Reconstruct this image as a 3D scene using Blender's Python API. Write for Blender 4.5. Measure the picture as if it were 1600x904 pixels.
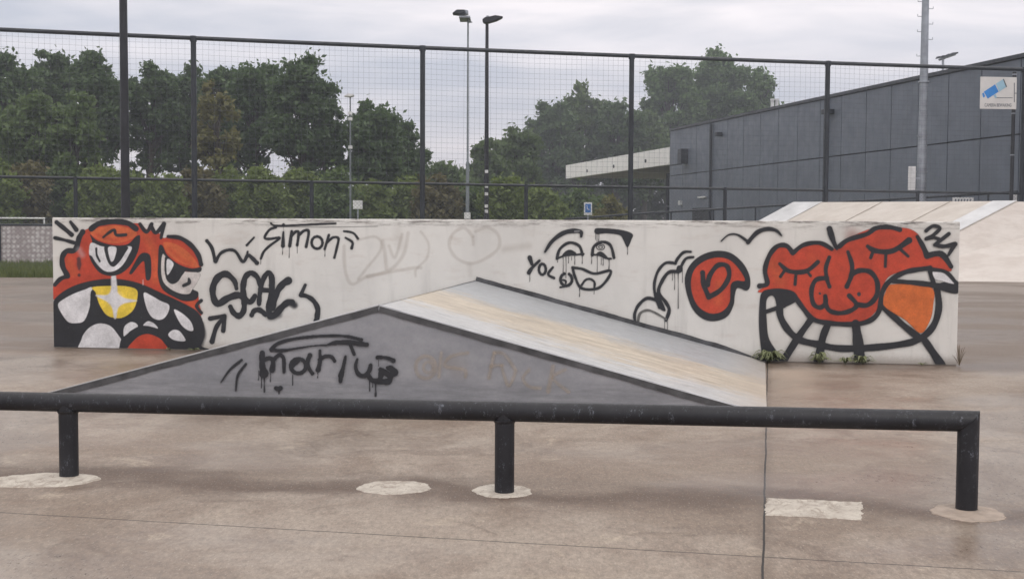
import bpy, math, random
import numpy as np
from mathutils import Vector, Matrix
for o in list(bpy.data.objects): bpy.data.objects.remove(o)
S = bpy.context.scene
COL = S.collection
RAD = math.radians
# ---------------------------------------------------------------- camera
F = 1960.0; CH = 1.5; PITCH = math.atan((452-348)/F); ROLL = .005
fv = np.array([0, math.cos(PITCH), -math.sin(PITCH)])
_u = np.array([0, math.sin(PITCH), math.cos(PITCH)]); _r = np.array([1., 0, 0])
rv = math.cos(ROLL)*_r+math.sin(ROLL)*_u; uv_ = -math.sin(ROLL)*_r+math.cos(ROLL)*_u
CP = np.array([0, 0, CH])
cam_d = bpy.data.cameras.new('camera'); cam = bpy.data.objects.new('camera', cam_d); COL.objects.link(cam)
cam_d.sensor_width = 36; cam_d.lens = 36*F/1600; cam_d.clip_end = 2000; cam_d.clip_start = .05
cam.matrix_world = Matrix(((rv[0], uv_[0], -fv[0], 0), (rv[1], uv_[1], -fv[1], 0), (rv[2], uv_[2], -fv[2], CH), (0, 0, 0, 1)))
S.camera = cam
# ---------------------------------------------------------------- world
SUN_EL, SUN_AZ = RAD(48), RAD(150)
W = bpy.data.worlds.new('World'); S.world = W; W.use_nodes = True
nt = W.node_tree; N = nt.nodes; N.clear()
def nn(t, **k):
    n = N.new(t)
    for a, b in k.items(): setattr(n, a, b)
    return n
sky = nn('ShaderNodeTexSky', sky_type='NISHITA', sun_disc=False, sun_elevation=SUN_EL, sun_rotation=SUN_AZ)
tc = nn('ShaderNodeTexCoord'); sep = nn('ShaderNodeSeparateXYZ'); nt.links.new(tc.outputs['Generated'], sep.inputs[0])
mp = nn('ShaderNodeMapping'); mp.inputs['Scale'].default_value = (1.5, 1.5, 9.0); mp.inputs['Location'].default_value = (.35, .2, .55)
nt.links.new(tc.outputs['Generated'], mp.inputs[0])
no = nn('ShaderNodeTexNoise'); no.inputs['Scale'].default_value = 2.2; no.inputs['Detail'].default_value = 7; no.inputs['Roughness'].default_value = .5; no.inputs['Distortion'].default_value = .3
nt.links.new(mp.outputs[0], no.inputs[0])
cr = nn('ShaderNodeValToRGB'); e = cr.color_ramp.elements
e[0].position = .36; e[0].color = (.47, .49, .56, 1); e[1].position = .64; e[1].color = (.82, .775, .80, 1)
m_ = e.new(.5); m_.color = (.635, .625, .672, 1)
nt.links.new(no.outputs[0], cr.inputs[0])
mr = nn('ShaderNodeMapRange'); mr.inputs[1].default_value = .22; mr.inputs[2].default_value = .8; mr.inputs[3].default_value = 1.0; mr.inputs[4].default_value = 1.75
nt.links.new(sep.outputs[2], mr.inputs[0])
vs = nn('ShaderNodeVectorMath', operation='SCALE'); nt.links.new(cr.outputs[0], vs.inputs[0]); nt.links.new(mr.outputs[0], vs.inputs['Scale'])
vs2 = nn('ShaderNodeVectorMath', operation='SCALE'); zr_ = nn('ShaderNodeValToRGB'); ze = zr_.color_ramp.elements
ze[0].position = .02; ze[0].color = (1.0, .95, .93, 1); ze[1].position = .5; ze[1].color = (1.0, .985, .90, 1); z3 = ze.new(.14); z3.color = (1, 1, 1, 1)
nt.links.new(sep.outputs[2], zr_.inputs[0])
vm = nn('ShaderNodeVectorMath', operation='MULTIPLY'); nt.links.new(vs.outputs[0], vm.inputs[0]); nt.links.new(zr_.outputs[0], vm.inputs[1])
nt.links.new(vm.outputs[0], vs2.inputs[0]); vs2.inputs['Scale'].default_value = 11.6
mx = nn('ShaderNodeMix', data_type='RGBA'); mx.inputs[0].default_value = .95
nt.links.new(sky.outputs[0], mx.inputs[6]); nt.links.new(vs2.outputs[0], mx.inputs[7])
bg = nn('ShaderNodeBackground'); bg.inputs[1].default_value = .1
wo = nn('ShaderNodeOutputWorld'); nt.links.new(mx.outputs[2], bg.inputs[0]); nt.links.new(bg.outputs[0], wo.inputs[0])
sd = bpy.data.lights.new('sun', 'SUN'); sd.energy = .6; sd.angle = RAD(20); sd.color = (1, .95, .9)
so = bpy.data.objects.new('sun', sd); COL.objects.link(so)
so.rotation_euler = (math.pi/2-SUN_EL, 0, math.pi-SUN_AZ)
S.view_settings.view_transform = 'Standard'; S.view_settings.look = 'None'; S.view_settings.exposure = .22; S.view_settings.gamma = 1
S.view_settings.use_curve_mapping = False
# ---------------------------------------------------------------- measuring helpers
def ray(x, y): return fv+rv*(x-800)/F-uv_*(y-452)/F
def G(x, y, z=0):
    d = ray(x, y); return CP+d*(z-CH)/d[2]
def VP(x, y, A, B):
    t = (B-A); n = np.array([-t[1], t[0], 0]); d = ray(x, y); return CP+d*np.dot(A-CP, n)/np.dot(d, n)
def D(x, y, dist):
    d = ray(x, y); return CP+d*dist/d[1]
def proj(Q):
    q = np.asarray(Q)-CP; z = q@fv; return 800+F*(q@rv)/z, 452-F*(q@uv_)/z
# ---------------------------------------------------------------- object helpers
def tag(o, label=None, cat=None, group=None, kind=None):
    if label: o['label'] = label
    if cat: o['category'] = cat
    if group: o['group'] = group
    if kind: o['kind'] = kind
    return o
def empty(name, loc, label, cat, group=None):
    o = bpy.data.objects.new(name, None); COL.objects.link(o); o.location = loc; o.empty_display_size = .2
    return tag(o, label, cat, group)
def base_of(o):
    p = np.zeros(3)
    while o is not None:
        p += np.array(o.location); o = o.parent
    return p
class MB:
    def __init__(s): s.v = []; s.f = []
    def add(s, vs, fs):
        b = len(s.v); s.v += [tuple(map(float, q)) for q in vs]; s.f += [tuple(b+i for i in f) for f in fs]; return s
    def box(s, lo, hi, ax=None, org=None):
        c = [(x, y, z) for x in (lo[0], hi[0]) for y in (lo[1], hi[1]) for z in (lo[2], hi[2])]
        if ax is not None: c = [np.array(org)+np.array(ax[0])*q[0]+np.array(ax[1])*q[1]+np.array(ax[2])*q[2] for q in c]
        return s.add(c, [(0, 1, 3, 2), (4, 6, 7, 5), (0, 4, 5, 1), (2, 3, 7, 6), (0, 2, 6, 4), (1, 5, 7, 3)])
    def tube(s, pts, r, n=10, cap=True):
        pts = [np.array(p, float) for p in pts]; m = len(pts)
        rr = r if isinstance(r, (list, tuple)) else [r]*m
        vs = []; up = None
        for i in range(m):
            a = pts[max(i-1, 0)]; b = pts[min(i+1, m-1)]; d = (b-a)/max(np.linalg.norm(b-a), 1e-9)
            if i in (0, m-1) or m < 3: dd = d; k = 1
            else: dd = d
            if up is None: up = np.array([0, 0, 1.]) if abs(d[2]) < .9 else np.array([1., 0, 0])
            x = np.cross(up, dd); x /= np.linalg.norm(x); y = np.cross(dd, x); up = y if abs(np.dot(y, dd)) < .9 else up
            for j in range(n):
                t = 2*math.pi*j/n; vs.append(pts[i]+rr[i]*(x*math.cos(t)+y*math.sin(t)))
        fs = [(i*n+j, i*n+(j+1) % n, (i+1)*n+(j+1) % n, (i+1)*n+j) for i in range(m-1) for j in range(n)]
        if cap: fs += [tuple(range(n))[::-1], tuple((m-1)*n+j for j in range(n))]
        return s.add(vs, fs)
    def prism(s, poly, off):
        n = len(poly); P = [np.array(p, float) for p in poly]; o = np.array(off, float)
        return s.add(P+[p+o for p in P], [tuple(range(n))[::-1], tuple(range(n, 2*n))]+[(i, (i+1) % n, n+(i+1) % n, n+i) for i in range(n)])
    def build(s, name, mat, parent=None, base=None, smooth=False, bevel=0, uvs=None):
        v = np.array(s.v)
        if parent is not None: org = base_of(parent); loc = (0, 0, 0)
        else:
            lo = v.min(0); hi = v.max(0); org = np.array(base if base is not None else ((lo[0]+hi[0])/2, (lo[1]+hi[1])/2, lo[2])); loc = org
        me = bpy.data.meshes.new(name); me.from_pydata([tuple(q) for q in v-org], [], s.f); me.update()
        o = bpy.data.objects.new(name, me); COL.objects.link(o); o.location = loc
        if parent is not None: o.parent = parent
        if mat: me.materials.append(mat)
        if bevel:
            b = o.modifiers.new('bevel', 'BEVEL'); b.width = bevel; b.segments = 2; b.limit_method = 'ANGLE'; b.angle_limit = RAD(40)
        if smooth: 
            me.polygons.foreach_set('use_smooth', [True]*len(me.polygons))
            me.set_sharp_from_angle(angle=RAD(40))
        return o
# ---------------------------------------------------------------- materials
class M_:
    def __init__(s, name):
        s.m = bpy.data.materials.new(name); s.m.use_nodes = True; s.t = s.m.node_tree; s.n = s.t.nodes; s.b = s.n['Principled BSDF']; s.out = s.n['Material Output']
        s.tc = s.n.new('ShaderNodeTexCoord')
        s.b.inputs['Specular IOR Level'].default_value = .4
    def L(s, a, b): s.t.links.new(a, b); return s
    def pos(s):
        if not hasattr(s, 'g'): s.g = s.n.new('ShaderNodeNewGeometry')
        return s.g.outputs['Position']
    def noise(s, scale, det=5, rough=.55, vec=None, st=(1, 1, 1), loc=(0, 0, 0), dist=0):
        mpn = s.n.new('ShaderNodeMapping'); mpn.inputs['Scale'].default_value = st; mpn.inputs['Location'].default_value = loc
        s.L(vec or s.pos(), mpn.inputs[0])
        k = s.n.new('ShaderNodeTexNoise'); k.inputs['Scale'].default_value = scale; k.inputs['Detail'].default_value = det; k.inputs['Roughness'].default_value = rough; k.inputs['Distortion'].default_value = dist
        s.L(mpn.outputs[0], k.inputs[0]); return k.outputs[0]
    def ramp(s, v, stops):
        k = s.n.new('ShaderNodeValToRGB'); el = k.color_ramp.elements
        while len(el) < len(stops): el.new(.5)
        for q, (p, c) in zip(el, stops):
            q.position = p; q.color = (c, c, c, 1) if not isinstance(c, tuple) else (*c, 1)
        s.L(v, k.inputs[0]); return k.outputs[0]
    def mr(s, v, a, b, c=0, d=1, smooth=False):
        k = s.n.new('ShaderNodeMapRange'); k.inputs[1].default_value = a; k.inputs[2].default_value = b; k.inputs[3].default_value = c; k.inputs[4].default_value = d
        if smooth: k.interpolation_type = 'SMOOTHSTEP'
        s.L(v, k.inputs[0]); return k.outputs[0]
    def math(s, op, a, b=None):
        k = s.n.new('ShaderNodeMath'); k.operation = op
        for i, q in enumerate((a, b)):
            if q is None: continue
            if isinstance(q, (int, float)): k.inputs[i].default_value = q
            else: s.L(q, k.inputs[i])
        return k.outputs[0]
    def mix(s, f, a, b, mode='MIX'):
        k = s.n.new('ShaderNodeMix'); k.data_type = 'RGBA'; k.blend_type = mode
        for i, q in ((0, f), (6, a), (7, b)):
            if isinstance(q, (int, float)): k.inputs[i].default_value = q
            elif isinstance(q, tuple): k.inputs[i].default_value = (*q, 1)
            else: s.L(q, k.inputs[i])
        return k.outputs[2]
    def col(s, c):
        if isinstance(c, tuple): s.b.inputs['Base Color'].default_value = (*c, 1)
        else: s.L(c, s.b.inputs['Base Color'])
        return s
    def rough(s, r):
        if isinstance(r, (int, float)): s.b.inputs['Roughness'].default_value = r
        else: s.L(r, s.b.inputs['Roughness'])
        return s
    def bump(s, h, st=.3, d=.01):
        k = s.n.new('ShaderNodeBump'); k.inputs['Strength'].default_value = st; k.inputs['Distance'].default_value = d; s.L(h, k.inputs['Height']); s.L(k.outputs[0], s.b.inputs['Normal']); return s
    def line(s, P, Q):
        """signed distance (metres) from the world line P-Q on the ground"""
        P = np.array(P)[:2]; Q = np.array(Q)[:2]; t = (Q-P)/np.linalg.norm(Q-P); n = np.array([-t[1], t[0]])
        k = s.n.new('ShaderNodeVectorMath'); k.operation = 'DOT_PRODUCT'; s.L(s.pos(), k.inputs[0]); k.inputs[1].default_value = (n[0], n[1], 0)
        return s.math('SUBTRACT', k.outputs['Value'], float(n@P))
def simple(name, c, r=.6, var=.25, scale=6, metal=0, bump=0, st=(1, 1, 1)):
    m = M_(name); k = m.noise(scale, st=st)
    m.col(m.mix(m.mr(k, .3, .7), tuple(q*(1-var) for q in c), tuple(min(1, q*(1+var)) for q in c)))
    m.rough(m.mr(m.noise(scale*2.3, 3), .3, .7, max(.05, r-.12), min(1, r+.12))); m.b.inputs['Metallic'].default_value = metal
    if bump: m.bump(m.noise(scale*8, 4), bump, .01)
    return m.m
# ---- concrete floor
A_ = G(84, 543); B_ = G(1495, 571)
WT = (B_-A_)/np.linalg.norm(B_-A_); WN = np.array([WT[1], -WT[0], 0])
RAIL = [G(102, 747)+np.array([0, .055, 0]), G(788, 771)+np.array([0, .055, 0]), G(1517, 800)+np.array([0, .055, 0])]
def floor_mat():
    m = M_('worn_wet_concrete')
    big = m.noise(.6, 8, .7, st=(.9, .7, 1), loc=(3, 1, 0), dist=.6)
    mid = m.noise(2.2, 9, .75, st=(1, .6, 1), loc=(7, 3, 0), dist=.4)
    fine = m.noise(26, 6, .85, st=(1.3, .55, 1)); sp = m.noise(75, 3, .85, st=(1.2, .4, 1))
    c = m.mix(m.mr(big, .40, .60, 0, 1, True), (.215, .165, .128), (.305, .252, .208))
    c = m.mix(m.mr(mid, .4, .72, 0, .6, True), c, (.155, .108, .082))
    # pale worn scuffs
    sc = m.noise(2.0, 9, .78, st=(.9, .8, 1), loc=(1, 9, 0), dist=.5)
    c = m.mix(m.mr(sc, .585, .66, 0, .55, True), c, (.40, .33, .255))
    blot = m.noise(1.3, 7, .7, st=(.9, .8, 1), loc=(21, 2, 0), dist=.8)
    c = m.mix(m.mr(blot, .55, .62, 0, .42, True), c, (.125, .088, .066))
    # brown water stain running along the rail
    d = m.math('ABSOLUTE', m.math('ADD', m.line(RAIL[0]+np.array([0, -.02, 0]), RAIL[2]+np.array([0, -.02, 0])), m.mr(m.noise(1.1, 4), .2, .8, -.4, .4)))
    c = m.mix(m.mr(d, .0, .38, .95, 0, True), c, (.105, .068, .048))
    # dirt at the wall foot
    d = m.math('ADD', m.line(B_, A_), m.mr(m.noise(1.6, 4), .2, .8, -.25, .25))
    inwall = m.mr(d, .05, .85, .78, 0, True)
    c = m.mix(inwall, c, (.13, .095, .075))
    g = m.mr(fine, .3, .7, .60, 1.40)
    c = m.mix(1.0, c, g, 'MULTIPLY')
    c = m.mix(m.mr(sp, .58, .68, 0, .6), c, (.50, .44, .37))
    c = m.mix(m.mr(sp, .42, .32, 0, .55), c, (.08, .06, .05))
    # saw-cut joints
    wob = m.mr(m.noise(1.6, 6, .7), .2, .8, -.007, .007)
    j1 = m.math('ABSOLUTE', m.math('ADD', m.line(G(1199, 575), G(1192, 904)), wob))
    j2 = m.math('ABSOLUTE', m.math('ADD', m.line(G(0, 800), G(1600, 893)), wob))
    j3 = m.math('ABSOLUTE', m.math('ADD', m.line(G(0, 472), G(1600, 478)), wob))
    h = m.mr(j1, .004, .007, 1, 0, True); h2 = m.mr(j2, .003, .0075, .9, 0, True)
    hh = m.math('MAXIMUM', h, h2); hh = m.math('MAXIMUM', hh, m.mr(j3, .008, .02, .6, 0))
    edge = m.mr(j1, .01, .07, .35, 0, True)
    pale = m.math('MULTIPLY', m.mr(m.math('ABSOLUTE', m.line(G(1240, 575), G(1230, 904))), .0, .38, .6, 0, True), m.mr(d, .25, 1.1, 0, 1, True)); pale = m.math('MULTIPLY', pale, m.mr(d, 1.6, 3.6, 1, 0, True))
    c = m.mix(pale, c, (.42, .34, .27))
    c = m.mix(edge, c, (.12, .09, .07)); c = m.mix(hh, c, (.02, .016, .014))
    m.col(c)
    wet = m.noise(.5, 5, .55, st=(.5, 1, 1), loc=(11, 4, 0))
    m.rough(m.math('ADD', m.mr(wet, .42, .58, .30, .62, True), m.mr(fine, .3, .7, -.05, .05)))
    m.b.inputs['Specular IOR Level'].default_value = .42
    m.bump(m.math('SUBTRACT', m.math('ADD', m.math('MULTIPLY', fine, .5), sp), m.math('MULTIPLY', hh, .5)), .15, .003)
    return m.m
def grass_mat(name='meadow', a=(.055, .075, .02), b=(.12, .13, .045)):
    m = M_(name); k = m.noise(1.3, 6, .65); k2 = m.noise(14, 4)
    c = m.mix(m.mr(k, .35, .65), a, b); c = m.mix(m.mr(k2, .3, .7, 0, .5), c, (.16, .15, .07)); m.col(c).rough(.85); return m.m
# ---------------------------------------------------------------- ground
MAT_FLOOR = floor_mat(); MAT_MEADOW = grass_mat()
def sheet(name, poly, mat, thick=0):
    b = MB(); n = len(poly)
    if thick: b.prism([(p[0], p[1], p[2]-thick) for p in poly], (0, 0, thick))
    else: b.add(poly, [tuple(range(n))])
    return tag(b.build(name, mat), kind='structure')
sheet('ground', [(-400, -40, -.03), (400, -40, -.03), (400, 700, -.03), (-400, 700, -.03)], MAT_MEADOW)
GE = 32.6
b = MB(); b.add([(-60, -6, 0), (60, -6, 0), (60, 33.6+.02*60, 0), (-60, 33.0-.02*60, 0)], [(0, 1, 2, 3)])
b.add([(-60, -6, 0), (-60, 33.0-.02*60, 0), (-60, 33.0-.02*60, -.12), (-60, -6, -.12), (60, 33.6+.02*60, 0), (60, 33.6+.02*60, -.12)], [(0, 1, 2, 3), (1, 4, 5, 2)])
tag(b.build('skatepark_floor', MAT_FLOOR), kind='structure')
# ---------------------------------------------------------------- wall
WH = 1.535
def wall_mat(name, c0, c1, streak=1.0):
    m = M_(name); k = m.noise(1.1, 6, .6); v = m.noise(9, 5, .6, st=(1, 1, .12)); f = m.noise(40, 5, .7); sp = m.noise(130, 2, .8)
    c = m.mix(m.mr(k, .3, .7, 0, 1, True), c0, c1)
    c = m.mix(m.mr(v, .52, .75, 0, .32*streak, True), c, tuple(q*.72 for q in c0))
    c = m.mix(m.mr(m.noise(2.6, 6, .65, st=(1, 1, 3)), .56, .78, 0, .4), c, (.45, .37, .32))
    sx = m.n.new('ShaderNodeSeparateXYZ'); m.L(m.pos(), sx.inputs[0])
    ht = m.math('ADD', sx.outputs[2], m.mr(f, 0, 1, -.03, .03))
    # worn, scuffed lip and splashed foot
    top = m.math('MULTIPLY', m.mr(ht, WH-.10, WH-.02, 0, 1), m.mr(m.noise(3.0, 6, .75, st=(1, 1, 9)), .47, .58, 0, .9))
    c = m.mix(top, c, (.16, .14, .13))
    c = m.mix(m.mr(ht, .14, .0, 0, .62, True), c, (.19, .15, .12))
    c = m.mix(m.mr(sp, .66, .74, 0, .35), c, (.25, .22, .2))
    scr = m.noise(7, 3, .5, st=(.5, .5, 14), dist=1.5)
    c = m.mix(m.mr(scr, .72, .76, 0, .5), c, (.12, .11, .11))
    m.col(c).rough(.72).bump(m.math('ADD', f, m.math('MULTIPLY', m.noise(7, 3, st=(1, 1, .1)), .6)), .25, .006)
    return m.m
MAT_WALL = wall_mat('painted_concrete', (.60, .58, .555), (.71, .69, .66))
w = MB(); ax = (WT, -WN, np.array([0, 0, 1.])); LW = np.linalg.norm(B_-A_)
nx = 60
w.box((0, 0, 0), (LW, .30, WH), ax, A_)
wall = w.build('graffiti_wall', MAT_WALL, base=tuple(A_), bevel=.012)
tag(wall, 'long low white painted concrete wall covered in graffiti behind the wedge ramp', 'wall')
# ---------------------------------------------------------------- graffiti (paint sheets on the faces)
def srgb(r, g, b_):
    f = lambda q: (q/255/12.92 if q/255 <= .04045 else ((q/255+.055)/1.055)**2.4)
    return np.array([f(r), f(g), f(b_)])
BLK = np.array([.022, .023, .028]); RED = np.array([.47, .055, .026]); ORG = np.array([.56, .12, .04]); WHT = np.array([.66, .65, .67]); YEL = np.array([.80, .58, .06])
def cr_spline(P, closed=False, k=6):
    P = np.array(P, float); n = len(P)
    if n < 3 and not closed: return np.linspace(P[0], P[-1], 4)
    out = []
    rng = range(n if closed else n-1)
    for i in rng:
        if closed: p0, p1, p2, p3 = P[(i-1) % n], P[i], P[(i+1) % n], P[(i+2) % n]
        else: p0, p1, p2, p3 = P[max(i-1, 0)], P[i], P[i+1], P[min(i+2, n-1)]
        for t in np.linspace(0, 1, k, endpoint=False):
            out.append(.5*((2*p1)+(-p0+p2)*t+(2*p0-5*p1+4*p2-p3)*t*t+(-p0+3*p1-3*p2+p3)*t**3))
    if not closed: out.append(P[-1])
    return np.array(out)
def seg_dist(X, Y, pts, wid=None):
    best = np.full(X.shape, 1e9)
    for i in range(len(pts)-1):
        a = pts[i]; d = pts[i+1]-a; L2 = d@d+1e-9
        t = np.clip(((X-a[0])*d[0]+(Y-a[1])*d[1])/L2, 0, 1)
        q = np.hypot(X-a[0]-t*d[0], Y-a[1]-t*d[1])
        if wid is not None: q = q-(wid[i]+(wid[i+1]-wid[i])*t)*.5
        best = np.minimum(best, q)
    return best
def inside(X, Y, P):
    r = np.zeros(X.shape, bool); n = len(P); j = n-1
    for i in range(n):
        xi, yi = P[i]; xj, yj = P[j]
        if yi != yj:
            c = ((yi > Y) != (yj > Y)) & (X < (xj-xi)*(Y-yi)/(yj-yi)+xi); r ^= c
        j = i
    return r
def f_(c, pts, soft=1.5, a=1., sm=True): return ('f', c, pts, soft, a, sm)
def s_(c, w_, pts, soft=1.5, a=1., sm=True): return ('s', c, w_, pts, soft, a, sm)
def drip(x, y0, y1, w_=4): return ('s', BLK, (w_, w_*.8, w_*1.2), [(x, y0), (x+1, (y0+y1)/2), (x, y1)], 1.2, .9, True)
def arcp(cx, cy, rx, ry, a0=0, a1=360, n=14):
    return [(cx+rx*math.cos(RAD(a0+(a1-a0)*i/n)), cy+ry*math.sin(RAD(a0+(a1-a0)*i/n))) for i in range(n+1)]
def paint_mat():
    m = M_('spray_paint'); at = m.n.new('ShaderNodeAttribute'); at.attribute_name = 'paint'
    k = m.noise(6, 8, .75); f = m.noise(60, 5, .8)
    c = m.mix(1.0, at.outputs['Color'], m.mix(1.0, m.mr(k, .3, .7, .72, 1.28), m.mr(f, .3, .7, .86, 1.14), 'MULTIPLY'), 'MULTIPLY')
    m.col(c).rough(m.mr(k, .3, .7, .42, .62)); m.bump(f, .2, .004)
    tr = m.n.new('ShaderNodeBsdfTransparent'); ms = m.n.new('ShaderNodeMixShader')
    wear = m.math('MULTIPLY', m.mr(m.noise(60, 6, .85), .62, .70, 1, .45), m.mr(m.noise(9, 6, .7, st=(1, 1, .5)), .55, .75, 1, .86))
    m.L(m.math('MULTIPLY', at.outputs['Alpha'], wear), ms.inputs[0]); m.L(tr.outputs[0], ms.inputs[1]); m.L(m.b.outputs[0], ms.inputs[2]); m.L(ms.outputs[0], m.out.inputs[0])
    return m.m
MAT_PAINT = paint_mat()
GI = [0]
def graffiti(ops, crop, parent, P0, T, NRM, label, umax, vmax, cell=.0055, clip=None):
    """P0 + u*T + v*Z on the face; ops drawn in measured units (crop = ox, oy, units per photo pixel)."""
    ox, oy, sc = crop; Z = np.array([0, 0, 1.])
    # bounds
    xs = []; ys = []
    for o in ops:
        pts = np.array(o[2] if o[0] == 'f' else o[3], float); w_ = 0 if o[0] == 'f' else np.max(o[2])
        xs += [pts[:, 0].min()-w_-6, pts[:, 0].max()+w_+6]; ys += [pts[:, 1].min()-w_-6, pts[:, 1].max()+w_+6]
    us = []; vs_ = []
    for x in (min(xs), max(xs)):
        for y in (min(ys), max(ys)):
            q = VP(ox+x/sc, oy+y/sc, P0, P0+T); us.append((q-P0)@T); vs_.append(q[2]-P0[2])
    u0, u1 = max(min(us), .004), min(max(us), umax-.004); v0, v1 = max(min(vs_), .012), min(max(vs_), vmax-.012)
    nu = int((u1-u0)/cell)+2; nv = int((v1-v0)/cell)+2
    U, Vv = np.meshgrid(np.linspace(u0, u1, nu), np.linspace(v0, v1, nv))
    W3 = P0+U[..., None]*T+Vv[..., None]*Z
    px, py = proj(W3); X = (px-ox)*sc; Y = (py-oy)*sc
    C = np.zeros(X.shape+(3,)); Al = np.zeros(X.shape)
    full = []
    for o in ops:
        if o[0] == 's' and o[1] is BLK and np.max(o[2]) > 12: full.append(('s', BLK, np.max(o[2])*1.15, o[3], np.max(o[2])*.5, .16, o[6]))
        full.append(o)
    for o in full:
        if o[0] == 'f': _, c, pts, soft, a, sm = o; w_ = 0; P = cr_spline(pts, True) if sm else np.array(pts, float)
        else: _, c, w_, pts, soft, a, sm = o; P = cr_spline(pts) if sm else np.array(pts, float)
        wm = np.max(w_)+soft*2+2
        sel = (X > P[:, 0].min()-wm) & (X < P[:, 0].max()+wm) & (Y > P[:, 1].min()-wm) & (Y < P[:, 1].max()+wm)
        if not sel.any(): continue
        x = X[sel]; y = Y[sel]
        if o[0] == 'f':
            d = seg_dist(x, y, np.vstack([P, P[:1]])); d = np.where(inside(x, y, P), -d, d)
        else:
            ww = np.interp(np.linspace(0, 1, len(P)), np.linspace(0, 1, len(w_)), w_) if isinstance(w_, (tuple, list)) else np.full(len(P), float(w_))
            # a hand-held can: width breathes a little along the stroke
            ww = ww*(1+.07*np.sin(np.arange(len(P))*.9+P[0, 0]))
            d = seg_dist(x, y, P, ww)
        k = np.clip(.5-d/(2*soft), 0, 1); k = k*k*(3-2*k)*a
        old = Al[sel]; na = k+old*(1-k)
        cc = C[sel]; cn = (c*k[:, None]+cc*(old*(1-k))[:, None])/np.maximum(na, 1e-6)[:, None]
        cn = np.where(na[:, None] > 1e-4, cn, c); C[sel] = cn; Al[sel] = na
    # spread colour outwards so that faint edge vertices keep the paint's own colour
    idx = -np.ones(X.shape, int)
    cellm = (Al[:-1, :-1]+Al[1:, :-1]+Al[:-1, 1:]+Al[1:, 1:]) > .02
    for s0 in (0, 1):
        C0 = C.copy(); z = Al <= 1e-4
        for dy, dx in ((0, 1), (0, -1), (1, 0), (-1, 0)):
            sh = np.roll(C, (dy, dx), (0, 1)); sa = np.roll(Al, (dy, dx), (0, 1)) > 1e-4
            C0 = np.where((z & sa)[..., None], sh, C0)
        C = C0
    used = np.zeros(X.shape, bool)
    used[:-1, :-1] |= cellm; used[1:, :-1] |= cellm; used[:-1, 1:] |= cellm; used[1:, 1:] |= cellm
    idx[used] = np.arange(used.sum()); GI[0] += 1
    verts = W3[used]+NRM*(.002+.0004*GI[0])-base_of(parent)
    j, i = np.nonzero(cellm)
    fc = np.stack([idx[j, i], idx[j, i+1], idx[j+1, i+1], idx[j+1, i]], 1)
    me = bpy.data.meshes.new('graffiti'); me.vertices.add(len(verts)); me.vertices.foreach_set('co', verts.ravel())
    me.loops.add(len(fc)*4); me.loops.foreach_set('vertex_index', fc.ravel().astype(np.int32))
    me.polygons.add(len(fc)); me.polygons.foreach_set('loop_start', np.arange(0, len(fc)*4, 4, dtype=np.int32)); me.polygons.foreach_set('loop_total', np.full(len(fc), 4, np.int32))
    me.update(calc_edges=True)
    at = me.color_attributes.new('paint', 'FLOAT_COLOR', 'POINT')
    at.data.foreach_set('color', np.concatenate([C[used], Al[used][:, None]], 1).ravel())
    me.materials.append(MAT_PAINT)
    o = bpy.data.objects.new('graffiti', me); COL.objects.link(o); o.parent = parent; o['label'] = label
    return o
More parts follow.
